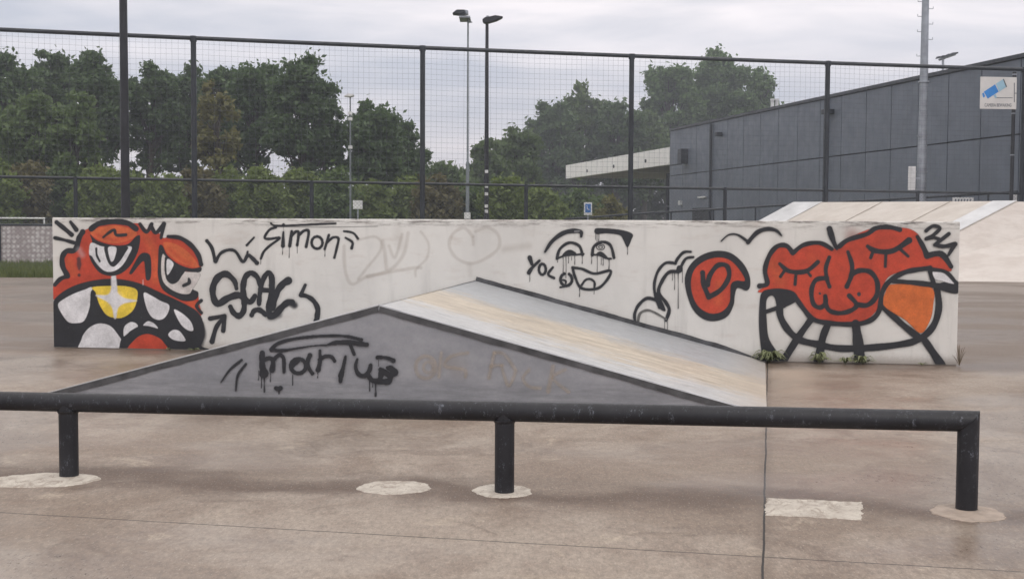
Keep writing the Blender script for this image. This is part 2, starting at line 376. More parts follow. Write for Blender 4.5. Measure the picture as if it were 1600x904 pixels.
# --- left face
CA = (80, 335, 4.108)
left_ops = [
 f_(RED, [(10, 540), (10, 460), (60, 415), (105, 395), (85, 350), (70, 290), (80, 245), (110, 225), (165, 220), (175, 150), (200, 110), (250, 85), (300, 50), (400, 45), (520, 55), (570, 60), (600, 90), (690, 120), (720, 150), (760, 145), (830, 160), (900, 200), (950, 265), (965, 330), (940, 350), (905, 470), (940, 500), (950, 570), (965, 645), (900, 625), (750, 550), (600, 480), (450, 435), (300, 440), (150, 480), (60, 530)], 3),
 s_(ORG, 46, [(600, 130), (640, 200), (670, 300), (670, 420)], 34, .55), s_(ORG, 40, [(120, 300), (150, 380)], 30, .5), s_(ORG, 34, [(900, 560), (940, 600)], 20, .5), s_(RED*.62, 40, [(60, 470), (180, 420), (300, 400)], 30, .4),
 f_(BLK, [(10, 572), (55, 510), (150, 455), (280, 420), (420, 412), (560, 438), (700, 498), (850, 568), (940, 622), (975, 690), (985, 770), (962, 840), (940, 875), (5, 900), (5, 700)], 3),
 s_(BLK, 16, [(970, 700), (985, 770), (965, 840)], 16, .6),
 # teeth
 f_(WHT, [(45, 575), (90, 537), (150, 506), (220, 480), (262, 468), (256, 540), (243, 610), (212, 680), (165, 696), (110, 688), (65, 630)]),
 f_(YEL, [(265, 466), (380, 458), (480, 460), (550, 485), (548, 560), (520, 620), (460, 660), (400, 661), (350, 638), (310, 575), (285, 500)]),
 f_(BLK, [(254, 500), (268, 487), (286, 500), (298, 560), (345, 645), (300, 680), (235, 660), (248, 590)]),
 f_(WHT, [(400, 375), (415, 395), (424, 470), (430, 505), (470, 535), (552, 553), (470, 570), (430, 600), (418, 662), (404, 662), (392, 600), (360, 560), (285, 518), (360, 515), (384, 480), (386, 400)], 6),
 s_(WHT, 60, [(408, 540), (410, 545)], 40, .7),
 f_(WHT, [(595, 503), (640, 518), (700, 553), (756, 580), (750, 630), (720, 668), (680, 674), (640, 650), (610, 590)]),
 f_(WHT, [(790, 608), (850, 640), (898, 690), (912, 742), (880, 742), (840, 712), (808, 660)]),
 f_(WHT, [(183, 900), (195, 800), (225, 745), (270, 710), (320, 698), (380, 715), (425, 765), (455, 820), (440, 900)]),
 f_(WHT, [(465, 775), (470, 720), (508, 690), (545, 698), (555, 722), (510, 745), (480, 775)]), f_(WHT, [(593, 706), (622, 684), (660, 698), (686, 730), (650, 724), (600, 714)]),
 f_(WHT, [(752, 770), (780, 741), (820, 745), (850, 780), (862, 808), (830, 812), (780, 800)]),
 f_(BLK, [(437, 900), (438, 850), (450, 800), (485, 768), (540, 727), (600, 712), (680, 730), (730, 765), (775, 805), (790, 900)]),
 f_(RED, [(480, 900), (495, 850), (525, 815), (565, 780), (620, 766), (680, 785), (722, 820), (750, 900)]),
 # outline and hair on the left
 s_(BLK, 28, [(35, 50), (85, 90), (132, 130)]), s_(BLK, (20, 28), [(125, 48), (162, 98)]), s_(BLK, (24, 20, 26), [(25, 150), (90, 165), (150, 182)]),
 s_(BLK, 34, [(203, 112), (180, 150), (168, 200), (145, 232), (100, 235), (72, 275), (76, 335), (102, 385)]), s_(BLK, 28, [(108, 396), (62, 412), (25, 450)]),
 s_(BLK, (26, 30, 14), [(178, 285), (180, 320), (180, 350)], 6, .8), s_(WHT*.75, 26, [(180, 225), (200, 258)], 22, .4), s_(BLK, 20, [(180, 387), (180, 389)], 3, .85),
 s_(BLK, 24, [(570, 62), (612, 112), (645, 62)]), s_(BLK, 24, [(640, 68), (672, 118), (722, 62)]), s_(BLK, (26, 20), [(724, 60), (705, 150)]),
 # left eye
 f_(ORG, [(252, 118), (290, 92), (340, 78), (420, 72), (500, 90), (552, 122), (505, 162), (420, 184), (340, 174), (285, 148)], 2), s_(RED, 20, [(290, 130), (400, 160), (490, 145)], 14, .7),
 f_(BLK, [(250, 128), (300, 168), (400, 196), (490, 190), (545, 140), (572, 140), (560, 230), (515, 320), (450, 378), (380, 394), (310, 372), (262, 310), (243, 258), (262, 258), (262, 170)], 2),
 f_(WHT, [(256, 182), (325, 204), (420, 212), (514, 206), (498, 260), (455, 328), (400, 364), (345, 362), (295, 318), (262, 268), (244, 252)]),
 f_(BLK, [(343, 204), (400, 212), (492, 206), (474, 250), (440, 302), (402, 335), (372, 318), (350, 265)]), f_(WHT, [(366, 212), (418, 212), (411, 268), (396, 300), (380, 292)]),
 s_(BLK, 14, [(290, 218), (293, 260), (312, 300)]),
 s_(BLK, 36, [(258, 92), (310, 58), (400, 46), (490, 56), (545, 92)]), s_(BLK, (14, 20, 20, 22), [(335, 146), (372, 116), (405, 100), (420, 132), (480, 130)]),
 # nose
 f_(BLK, [(502, 374), (530, 320), (565, 262), (600, 244), (635, 262), (644, 330), (638, 410), (610, 418), (602, 350), (594, 300), (560, 330), (520, 380)], 2),
 # right eye
 f_(ORG, [(722, 180), (790, 186), (860, 225), (915, 280), (945, 338), (860, 322), (790, 285), (740, 235)], 2), s_(RED, 22, [(760, 220), (840, 290), (900, 315)], 14, .6),
 f_(BLK, [(692, 205), (716, 200), (748, 262), (820, 318), (900, 345), (962, 338), (956, 368), (900, 370), (850, 362), (912, 384), (905, 470), (945, 500), (930, 545), (860, 556), (790, 530), (715, 480), (686, 400), (686, 300)], 2),
 f_(srgb(200, 193, 190), [(716, 255), (745, 282), (820, 340), (860, 366), (955, 378), (935, 440), (905, 482), (885, 508), (830, 506), (765, 476), (718, 425), (706, 340)]),
 f_(BLK, [(738, 272), (800, 318), (862, 350), (838, 395), (812, 432), (775, 446), (742, 420), (728, 360), (728, 300)]), f_(WHT, [(744, 288), (784, 310), (777, 345), (745, 386)]),
 s_(BLK, (16, 26, 20), [(884, 412), (885, 438), (850, 456)]),
 s_(BLK, (24, 30, 32, 28), [(752, 142), (830, 152), (900, 200), (945, 262), (962, 320)], 3),
 s_(BLK, 22, [(963, 552), (934, 586), (964, 630)]), s_(WHT, 5, [(590, 420), (590, 450)], 4, .6)]
P0W = A_.copy()
gw = lambda ops, crop, lab, **k: graffiti(ops, crop, wall, P0W, WT, WN, lab, LW, WH, **k)
gw(left_ops, CA, 'red cartoon face with black outlines, half closed eyes and a yellow glinting tooth')
CB = (320, 330, 4.444)
gw([s_(BLK, 24, [(15, 205), (50, 255), (72, 345)]), s_(BLK, (22, 20, 30), [(76, 350), (110, 292), (165, 268), (215, 280), (265, 350), (300, 305), (335, 330), (362, 358)]), s_(BLK, (12, 18), [(342, 182), (292, 235)]), s_(BLK, 14, [(298, 280), (292, 310)])], CB, 'wavy black bird shaped squiggle with a dash')
gw([s_(BLK, 17, [(495, 112), (450, 128), (416, 180), (445, 192), (520, 185), (450, 240), (410, 280), (390, 328)]), s_(BLK, (14, 26), [(546, 145), (543, 240)]), s_(BLK, 20, [(547, 94), (547, 97)]), drip(546, 95, 170, 3),
    s_(BLK, (18, 24), [(604, 140), (590, 240)]), s_(BLK, 19, [(600, 175), (632, 142), (652, 150), (642, 235)]), s_(BLK, 19, [(652, 168), (690, 135), (722, 142), (704, 246)]), s_(BLK, 18, arcp(780, 217, 38, 42)),
    s_(BLK, 17, [(862, 165), (833, 262)]), s_(BLK, 17, [(852, 215), (890, 182), (928, 188), (918, 250), (900, 322)]),
    s_(BLK, 13, [(460, 84), (495, 100), (640, 96), (910, 84)]), s_(BLK, (5, 4, 3), [(480, 106), (820, 110), (1200, 104)], 2, .7), s_(BLK, (14, 16), [(966, 138), (1030, 150), (1064, 190)]), s_(BLK, (14, 20), [(978, 184), (1025, 215), (1020, 256)]),
    drip(540, 240, 300), drip(586, 235, 322), drip(642, 235, 290), drip(834, 262, 312), drip(389, 325, 365)], CB, 'black tag reading Simon with drips and quote marks')
CG = (320, 410, 8.42)
gw([s_(BLK, (50, 66, 90, 90, 80, 84, 92, 90, 84), [(418, 342), (390, 240), (285, 152), (180, 190), (112, 310), (112, 440), (170, 542), (300, 470), (420, 428), (490, 440)]),
    s_(BLK, (80, 76, 70, 74, 80, 70, 62), [(470, 430), (510, 470), (520, 560), (505, 650), (450, 700), (380, 660), (338, 580)]),
    s_(BLK, (66, 70, 78, 74, 70), [(735, 300), (690, 190), (608, 136), (535, 190), (508, 300), (508, 400), (540, 490), (605, 515), (660, 440)]),
    s_(BLK, (60, 60, 66, 74, 78), [(715, 545), (722, 440), (745, 300), (790, 180), (840, 138), (880, 190), (885, 330)]), s_(BLK, (76, 80, 76), [(882, 300), (880, 420), (845, 560), (852, 690)]), s_(BLK, 58, [(730, 362), (900, 366)]),
    s_(BLK, (100, 90, 84, 90, 80), [(1100, 238), (1030, 280), (960, 370), (915, 480), (890, 600)]), s_(BLK, (86, 90, 84, 72), [(860, 705), (930, 680), (1010, 590), (1090, 525), (1150, 520)], 8), s_(BLK, 74, [(1110, 520), (1180, 560)], 26, .85), s_(BLK, 60, [(870, 720), (980, 690)], 40, .5),
    s_(BLK, (60, 66, 70, 54), [(618, 688), (650, 635), (710, 620), (770, 655), (800, 690)])], CG, 'large black bubble lettered tag reading SCAL')
gw([s_(BLK, (40, 56), [(1322, 295), (1268, 415)]), s_(BLK, (54, 60, 70, 76), [(1262, 430), (1340, 440), (1430, 500), (1485, 600), (1480, 700), (1472, 760)])], CG, 'short black hooked stroke beside the bubble letters')
CI = (70, 330, 3.556)
gw([s_(BLK, (26, 22), [(920, 595), (1000, 580)]), s_(BLK, (20, 26), [(1000, 580), (992, 662)]), s_(BLK, (18, 24, 28), [(996, 588), (955, 640), (930, 722)])], CI, 'small black arrow pointing up to the bubble letters')
CF = (500, 330, 4.444); TAN = np.array([.36, .27, .21]); FA = .15
gw([s_(TAN, 22, [(168, 240), (175, 400), (222, 505), (340, 450), (640, 395), (700, 392)], 8, FA), s_(TAN, 18, [(260, 200), (390, 178), (425, 260), (320, 400), (265, 470)], 8, FA), s_(TAN, 24, [(435, 205), (450, 290), (462, 400)], 8, FA), s_(TAN, 20, [(480, 240), (520, 320), (560, 200), (570, 160)], 8, FA),
    s_(TAN, 24, [(612, 150), (580, 300), (480, 410), (330, 450)], 8, FA), s_(TAN, 16, [(700, 140), (752, 220), (745, 320), (670, 400), (665, 450)], 8, FA), s_(TAN, 60, [(540, 130), (560, 240)], 30, .08)], CF, 'faded washed out tan tag left of the heart')
gw([s_(TAN, 22, [(1062, 175), (1000, 115), (925, 155), (898, 240), (950, 325), (1050, 362), (1160, 322), (1242, 250), (1235, 160), (1160, 112), (1082, 140)], 7, FA), s_(TAN, 18, [(1062, 180), (1065, 230)], 8, FA), s_(TAN, 30, [(1040, 370), (1045, 440)], 20, .1), s_(TAN, 40, [(1280, 262), (1450, 240)], 26, .16)], CF, 'faded tan heart outline above the peak of the ramp')
CC = (800, 340, 4.103)
face_ops = [s_(BLK, (14, 26, 30, 26, 16), [(212, 218), (258, 150), (330, 98), (400, 84), (442, 92), (444, 120)], 3), s_(WHT*.8, 4, [(400, 88), (432, 86)], 2, .8),
 s_(BLK, 18, [(288, 262), (308, 200), (368, 160), (430, 180), (452, 236)]), s_(BLK, 12, [(290, 262), (340, 242), (400, 238), (460, 232)]), f_(BLK, [(325, 246), (345, 214), (380, 206), (414, 236)]),
 s_(BLK, 18, [(515, 240), (525, 185), (580, 155), (632, 178), (654, 256)]), s_(BLK, 12, [(510, 236), (560, 240), (600, 258), (636, 262)]), f_(BLK, [(538, 236), (562, 216), (590, 228), (618, 262), (570, 246)]), s_(BLK, 5, arcp(568, 188, 26, 18)), s_(BLK, 5, arcp(568, 188, 12, 9)),
 f_(BLK, [(530, 76), (562, 66), (700, 78), (772, 104), (765, 142), (740, 190), (715, 145), (690, 112), (610, 100), (540, 104)], 2),
 s_(BLK, 17, [(390, 320), (450, 328), (530, 358), (632, 340), (600, 410), (540, 455), (445, 450), (405, 380), (388, 318)]), s_(BLK, 14, [(448, 430), (470, 400), (500, 392), (528, 412), (528, 450)]),
 s_(BLK, 18, arcp(348, 396, 37, 40, -60, 250)), s_(BLK, 12, [(310, 445), (345, 438), (385, 410)]), s_(BLK, 12, [(326, 398), (345, 404), (345, 420)])]
for q in [(328, 250, 350, 5), (346, 245, 385, 4), (362, 250, 290, 4), (382, 250, 272, 3), (402, 240, 300, 4), (450, 235, 294, 4), (510, 240, 295, 4), (546, 240, 350, 4), (572, 260, 300, 4), (584, 260, 305, 4), (622, 260, 328, 5), (545, 90, 150, 4), (556, 90, 150, 4), (536, 90, 140, 4), (740, 185, 235, 4), (433, 450, 505, 5), (526, 455, 488, 4), (292, 262, 285, 4)]: face_ops.append(drip(*q))
gw(face_ops, CC, 'black line drawing of a winking smiling face with drips')
gw([s_(BLK, (28, 20), [(114, 256), (128, 298)]), s_(BLK, (16, 20, 28), [(176, 275), (130, 320), (108, 352)]), s_(BLK, 17, arcp(195, 330, 22, 34)), s_(BLK, 16, [(262, 318), (232, 362), (270, 386)]), drip(114, 350, 408, 4)], CC, 'small black letters YOL')
gw([s_(BLK, (14, 20, 18), [(1146, 218), (1100, 222), (1062, 262), (1048, 292)]), s_(BLK, 18, [(1048, 292), (985, 290), (935, 345), (912, 430), (922, 510), (945, 575)]), s_(BLK, (16, 20), [(1162, 252), (1115, 262), (1085, 310), (1066, 345)]), s_(BLK, 22, [(1066, 345), (1005, 350), (960, 410), (940, 478), (985, 540), (1008, 590), (988, 655)]),
    s_(BLK, (22, 18), [(945, 535), (870, 515), (815, 555), (788, 610), (788, 660)]), s_(np.array([.12, .115, .11]), (18, 12), [(808, 665), (822, 612), (870, 592), (925, 612), (988, 650)], 3, .9), f_(BLK, [(918, 480), (945, 500), (985, 590), (960, 592), (935, 560)], 2), f_(BLK, [(1060, 310), (1090, 310), (1090, 345), (1055, 355)], 2),
    drip(1065, 350, 580, 5), drip(1042, 350, 460, 4), drip(1092, 320, 415, 4), drip(978, 650, 730, 4), drip(996, 650, 735, 4), drip(800, 670, 700, 5), drip(1028, 350, 400, 4)], CC, 'black double line zigzag scroll with drips')
gw([f_(BLK, [(1108, 420), (1130, 320), (1200, 248), (1300, 213), (1400, 225), (1480, 290), (1522, 370), (1526, 440), (1502, 467), (1462, 452), (1440, 455), (1428, 500), (1420, 560), (1380, 632), (1300, 662), (1220, 645), (1150, 570)], 2),
    f_(RED, [(1148, 410), (1172, 330), (1235, 278), (1320, 255), (1400, 275), (1462, 340), (1492, 402), (1440, 402), (1402, 430), (1394, 540), (1345, 600), (1272, 612), (1200, 572), (1160, 500)], 2), s_(ORG, 40, [(1330, 420), (1320, 540)], 30, .45),
    s_(BLK, 34, [(1222, 352), (1230, 430), (1262, 508)]), s_(BLK, 32, [(1262, 508), (1340, 460), (1390, 380), (1378, 310), (1320, 305), (1268, 370), (1256, 430)])], CC, 'round red ear shape with a black heart inside')
CD = (1170, 330, 3.477)
gw([s_(BLK, (6, 9, 16), [(-150, 162), (-110, 128), (-60, 128), (-5, 165)], 1.5), s_(BLK, (22, 24, 20, 8), [(-4, 168), (45, 115), (100, 96), (148, 104), (178, 132)], 3), s_(BLK, 3, [(0, 170), (40, 120)], 1)], CD, 'black flying bird stroke above the red ear')
right_ops = [
 f_(RED, [(50, 432), (90, 400), (85, 320), (100, 240), (140, 190), (200, 180), (235, 225), (300, 180), (380, 170), (440, 205), (470, 200), (540, 150), (600, 118), (660, 95), (730, 75), (800, 85), (880, 98), (930, 140), (965, 235), (1040, 250), (1095, 305), (1085, 325), (950, 305), (850, 320), (760, 355), (720, 430), (700, 525), (640, 585), (540, 605), (400, 595), (330, 560), (280, 500), (240, 450), (150, 430), (70, 440)], 3),
 s_(ORG, 50, [(130, 290), (170, 380)], 36, .45), s_(RED*.7, 60, [(560, 130), (700, 230), (780, 300)], 40, .35), s_(ORG, 30, [(340, 250), (420, 320)], 30, .25),
 # grid of the mouth
 f_(BLK, [(60, 480), (72, 440), (100, 424), (170, 418), (245, 436), (264, 482), (185, 524), (155, 520), (140, 470), (118, 458), (95, 490), (98, 600), (110, 690), (160, 770), (205, 830), (100, 835), (72, 780), (55, 620)], 2),
 s_(BLK, 24, [(92, 545), (190, 512)]), s_(BLK, 36, [(168, 500), (172, 570), (215, 645), (280, 698), (370, 720), (480, 742), (620, 742), (800, 725), (920, 695), (1000, 625), (1032, 520), (1020, 410)]),
 s_(BLK, (34, 36, 44), [(335, 590), (270, 680), (185, 815)]), s_(BLK, (34, 40, 54), [(432, 610), (400, 690), (375, 840)]), s_(BLK, (44, 54, 66), [(580, 610), (592, 700), (606, 835)]),
 s_(BLK, (32, 38), [(728, 515), (830, 610), (930, 690)]), s_(BLK, (34, 48), [(948, 690), (1000, 765), (1052, 845)]),
 f_(ORG*np.array([1.05, 1.15, .8]), [(762, 400), (850, 396), (994, 416), (1000, 520), (980, 600), (932, 660), (850, 590), (733, 510), (745, 430)], 2),
 s_(BLK, (22, 28, 32, 34), [(780, 378), (900, 388), (1010, 402), (1128, 428)]), s_(BLK, 24, [(980, 312), (1006, 400)]), f_(BLK, [(1010, 398), (1130, 376), (1132, 446), (1020, 420)], 2),
 f_(WHT, [(1000, 325), (1060, 335), (1118, 392), (1040, 376), (1012, 368)]), s_(BLK, 22, [(1000, 316), (1070, 330), (1128, 392)]),
 # chin line
 s_(BLK, 27, [(250, 462), (295, 525), (350, 585), (440, 606), (560, 612), (650, 596), (705, 545), (724, 440), (765, 378), (835, 335), (900, 318), (985, 308)]),
 # outline
 s_(BLK, 26, [(58, 405), (100, 392), (88, 320), (112, 240), (155, 190), (205, 188), (238, 226)]), s_(BLK, 24, [(240, 226), (300, 182), (385, 172), (450, 205)]), s_(BLK, (34, 30, 14), [(438, 95), (455, 150), (478, 205)]),
 s_(BLK, 26, [(490, 192), (540, 155), (640, 124), (690, 92), (760, 86), (820, 100)]), s_(BLK, (22, 28, 34), [(915, 138), (945, 190), (968, 242)]), s_(BLK, (30, 34, 26), [(975, 240), (1045, 232), (1098, 300)]),
 # eyes
 s_(BLK, (20, 26, 26, 22), [(168, 285), (220, 325), (310, 325), (375, 275)]), s_(BLK, 18, [(192, 325), (172, 354)]), s_(BLK, 18, [(256, 335), (251, 396)]), s_(BLK, 16, [(318, 328), (335, 350)]),
 s_(BLK, (22, 30, 28, 34), [(645, 190), (690, 215), (780, 215), (870, 158)]), s_(BLK, 18, [(672, 225), (662, 252)]), s_(BLK, 18, [(744, 225), (741, 300)]), s_(BLK, 18, [(825, 208), (865, 244)]),
 # nose
 s_(BLK, 23, [(437, 250), (418, 310), (425, 370), (438, 408)]), s_(BLK, (20, 26, 26, 26), [(538, 220), (560, 290), (556, 350), (532, 408)]),
 s_(BLK, 26, [(425, 362), (365, 372), (340, 430), (350, 500), (385, 522), (415, 500), (415, 460)]), s_(BLK, 26, [(415, 500), (440, 540), (500, 552), (560, 535), (585, 505), (545, 458)]), s_(BLK, 28, [(556, 345), (600, 322), (660, 330), (697, 385), (692, 460), (645, 508), (585, 505)]),
 s_(BLK*1.5, 12, [(385, 445), (387, 447)]), s_(BLK*1.5, 20, [(598, 448), (598, 452)]),
]
gw(right_ops, CD, 'red smiling cartoon face with closed eyes, gridded teeth and an orange cheek')
gw([s_(BLK, 19, [(962, 106), (1000, 80), (1038, 92), (1000, 130), (962, 150), (1000, 142), (1030, 150)]), s_(BLK, (22, 18), [(1086, 122), (1010, 182)]), s_(BLK, (18, 26), [(1010, 182), (1060, 190), (1120, 178)]), s_(BLK, (24, 14), [(1112, 190), (1084, 238)]), s_(BLK, 4, [(820, 60), (850, 66), (905, 62)], 1, .6)], CD, 'small black number 24 in the upper right corner')
# ---------------------------------------------------------------- wedge ramp in front of the wall
L0 = G(50, 622); R0 = G(1198, 649); FAp = VP(592, 479, L0, R0)
BAp = VP(745, 440, A_, B_)+WN*.004; BR = G(1197, 568); BR = A_+WT*((BR-A_)@WT)+WN*.004
BL = BAp-WT*3.1; BL[2] = 0
def ramp_face_mat():
    m = M_('grey_ramp_paint'); k = m.noise(1.5, 6, .6, st=(1, 1, 2)); f = m.noise(50, 4, .7)
    sx = m.n.new('ShaderNodeSeparateXYZ'); m.L(m.pos(), sx.inputs[0])
    c = m.mix(m.mr(k, .3, .7, 0, 1, True), (.24, .245, .27), (.33, .33, .355))
    c = m.mix(1.0, c, m.mr(m.noise(14, 8, .9), .3, .7, .86, 1.14), 'MULTIPLY')
    band = m.math('MULTIPLY', m.mr(sx.outputs[2], .25, .18, 0, 1), m.mr(m.noise(3, 5, .7, st=(1, 1, 8)), .4, .7, .1, .8)); c = m.mix(band, c, (.17, .175, .19))
    c = m.mix(m.mr(m.noise(3, 6, .7, st=(1, 1, 5)), .6, .75, 0, .5), c, (.34, .35, .38))
    c = m.mix(m.mr(m.noise(140, 2, .8), .68, .75, 0, .6), c, (.45, .45, .47))
    m.col(c).rough(.5).bump(f, .15, .004); return m.m
def ramp_top_mat():
    m = M_('worn_ramp_skin'); uvn = m.tc.outputs['UV']; sx = m.n.new('ShaderNodeSeparateXYZ'); m.L(uvn, sx.inputs[0])
    rough_n = m.noise(11, 9, .9, st=(.5, 1.6, 1)); v = m.math('ADD', sx.outputs[1], m.math('ADD', m.mr(rough_n, .3, .7, -.1, .1), m.mr(m.noise(1.0, 8, .85, uvn, st=(3, 26, 1), dist=.5), .3, .7, -.16, .16)))
    v = m.math('ADD', v, m.mr(m.noise(1.2, 4, .6, uvn, st=(2, .6, 1)), .3, .7, -.06, .06))
    g = m.noise(1.0, 7, .8, uvn, st=(5, 34, 1), dist=.35); f = m.noise(60, 4, .7)
    tan = m.mix(m.mr(g, .35, .65), (.33, .275, .215), (.58, .51, .415))
    pale = m.mix(m.mr(g, .35, .65), (.37, .37, .375), (.52, .515, .515)); grey = m.mix(m.mr(g, .3, .7), (.29, .30, .315), (.40, .41, .425))
    c = m.mix(m.mr(v, .12, .26, 0, 1, True), pale, tan); c = m.mix(m.mr(v, .46, .62, 0, 1, True), c, grey)
    c = m.mix(1.0, c, m.mr(m.noise(1.0, 8, .9, uvn, st=(22, 40, 1)), .3, .7, .76, 1.2), 'MULTIPLY')
    c = m.mix(m.mr(m.noise(1.0, 3, .5, uvn, st=(4, 30, 1), loc=(5, 3, 0), dist=2), .66, .70, 0, .6), c, (.16, .15, .15))
    c = m.mix(m.mr(sx.outputs[0], .84, 1.0, 0, .5, True), c, (.42, .36, .30))
    c = m.mix(m.mr(m.noise(4, 8, .8, st=(1, 3, 1), dist=1), .58, .64, 0, .5), c, (.27, .24, .21))
    c = m.mix(m.mr(m.noise(150, 2, .8), .64, .74, 0, .4), c, (.2, .18, .16))
    m.col(c).rough(m.mr(g, .3, .7, .35, .6)).bump(m.math('ADD', f, g), .2, .004); return m.m
MAT_RF = ramp_face_mat(); MAT_RT = ramp_top_mat()
MAT_STEEL = simple('dark_galvanised_trim', (.085, .085, .09), .5, .45, 7, .3, .2)
MAT_LIGHTSTEEL = simple('bare_steel_edge', (.42, .42, .44), .4, .2, 9, .6)
ramp = empty('wedge_ramp', tuple((L0+R0)/2), 'low grey peaked skate ramp with pale worn top standing against the wall', 'skate ramp')
b = MB(); b.add([L0, R0, FAp, BL, BR, BAp], [(0, 1, 2), (4, 3, 5), (1, 4, 5, 2), (3, 0, 2, 5), (0, 3, 4, 1)]); b.build('ramp_body', MAT_RF, ramp)
def quad_sheet(name, mat, P, parent, off, thick=.006, nu=16, nv=8):
    P = [np.array(p, float) for p in P]; n = np.cross(P[1]-P[0], P[3]-P[0]); n /= np.linalg.norm(n); n = n if n[2] > 0 else -n
    o = None; vs = []; uvl = []; fs = []
    for j in range(nv+1):
        for i in range(nu+1):
            u = i/nu; v = j/nv; q = (P[0]*(1-u)+P[1]*u)*(1-v)+(P[3]*(1-u)+P[2]*u)*v; vs.append(q+n*off); uvl.append((u, v))
    for j in range(nv):
        for i in range(nu): a = j*(nu+1)+i; fs.append((a, a+1, a+nu+2, a+nu+1))
    bb = MB(); bb.add(vs, fs); o = bb.build(name, mat, parent); me = o.data
    ul = me.uv_layers.new(name='UVMap')
    for lp in me.loops: ul.data[lp.index].uv = uvl[lp.vertex_index]
    s = o.modifiers.new('solid', 'SOLIDIFY'); s.thickness = thick; s.offset = -1
    return o
topR = quad_sheet('ramp_surface', MAT_RT, [FAp, R0, BR, BAp], ramp, .008); topR['label'] = 'worn tan and grey right hand slope'
topL = quad_sheet('ramp_surface', MAT_RT, [FAp, L0, BL, BAp], ramp, .008)
FT = (R0-L0)/np.linalg.norm(R0-L0); FN = np.array([FT[1], -FT[0], 0])
def trim(P, Q, wd, nrm, th, mat, name='edge_trim'):
    P = np.array(P); Q = np.array(Q); d = (Q-P)/np.linalg.norm(Q-P); k = np.cross(d, nrm); k = k if k[2] < 0 else -k
    rr = random.Random(int(wd*1000)+int(P[0]*10)); n_ = 60; jag = 0; low = []
    for q in range(n_+1):
        t = q/n_; jag = jag*.7+rr.uniform(-.3, .3)*.35; fade = 1 if name == 'edge_trim' else min(1, max(.12, (1.02-t)*6)); low.append(P+(Q-P)*t+k*wd*fade*(1+jag*.6))
    if name == 'wall_trim': low = [2*(P+(Q-P)*i_/n_)-l+k*wd for i_, l in enumerate(low)]; hi_ = [P+(Q-P)*i_/n_+k*wd for i_ in range(n_+1)]
    else: hi_ = [P+(Q-P)*i_/n_ for i_ in range(n_+1)]
    off = np.array(nrm)*th; vs = hi_+low+[q+off for q in hi_]+[q+off for q in low]; m_ = n_+1; fs = []
    for q in range(n_): fs += [(q, q+1, m_+q+1, m_+q), (2*m_+q, 3*m_+q, 3*m_+q+1, 2*m_+q+1), (q, 2*m_+q, 2*m_+q+1, q+1), (m_+q, m_+q+1, 3*m_+q+1, 3*m_+q)]
    bb = MB(); bb.add(vs, fs); return bb.build(name, mat, ramp)
e1 = (FAp-R0)/np.linalg.norm(FAp-R0)
trim(FAp+np.array([0, 0, .006])+FN*.002+(R0-FAp)*.004, R0+np.array([0, 0, .006])+FN*.002, .047, FN, .006, MAT_STEEL)
trim(FAp+np.array([0, 0, .006])+FN*.002+(L0-FAp)*.004, L0+np.array([0, 0, .006])+FN*.002, .047, FN, .006, MAT_STEEL)
# steel strip on the wall above the slope
up = np.array([0, 0, .060])
trim(BAp+up+WN*.006, A_+WT*((BR-A_)@WT)+up+WN*.010, .052, WN, .008, MAT_STEEL, 'wall_trim')
trim(BAp+up*.32-WT*.006+WN*.006, BL+up*.3+WN*.006, .018, WN, .008, MAT_STEEL, 'wall_trim')
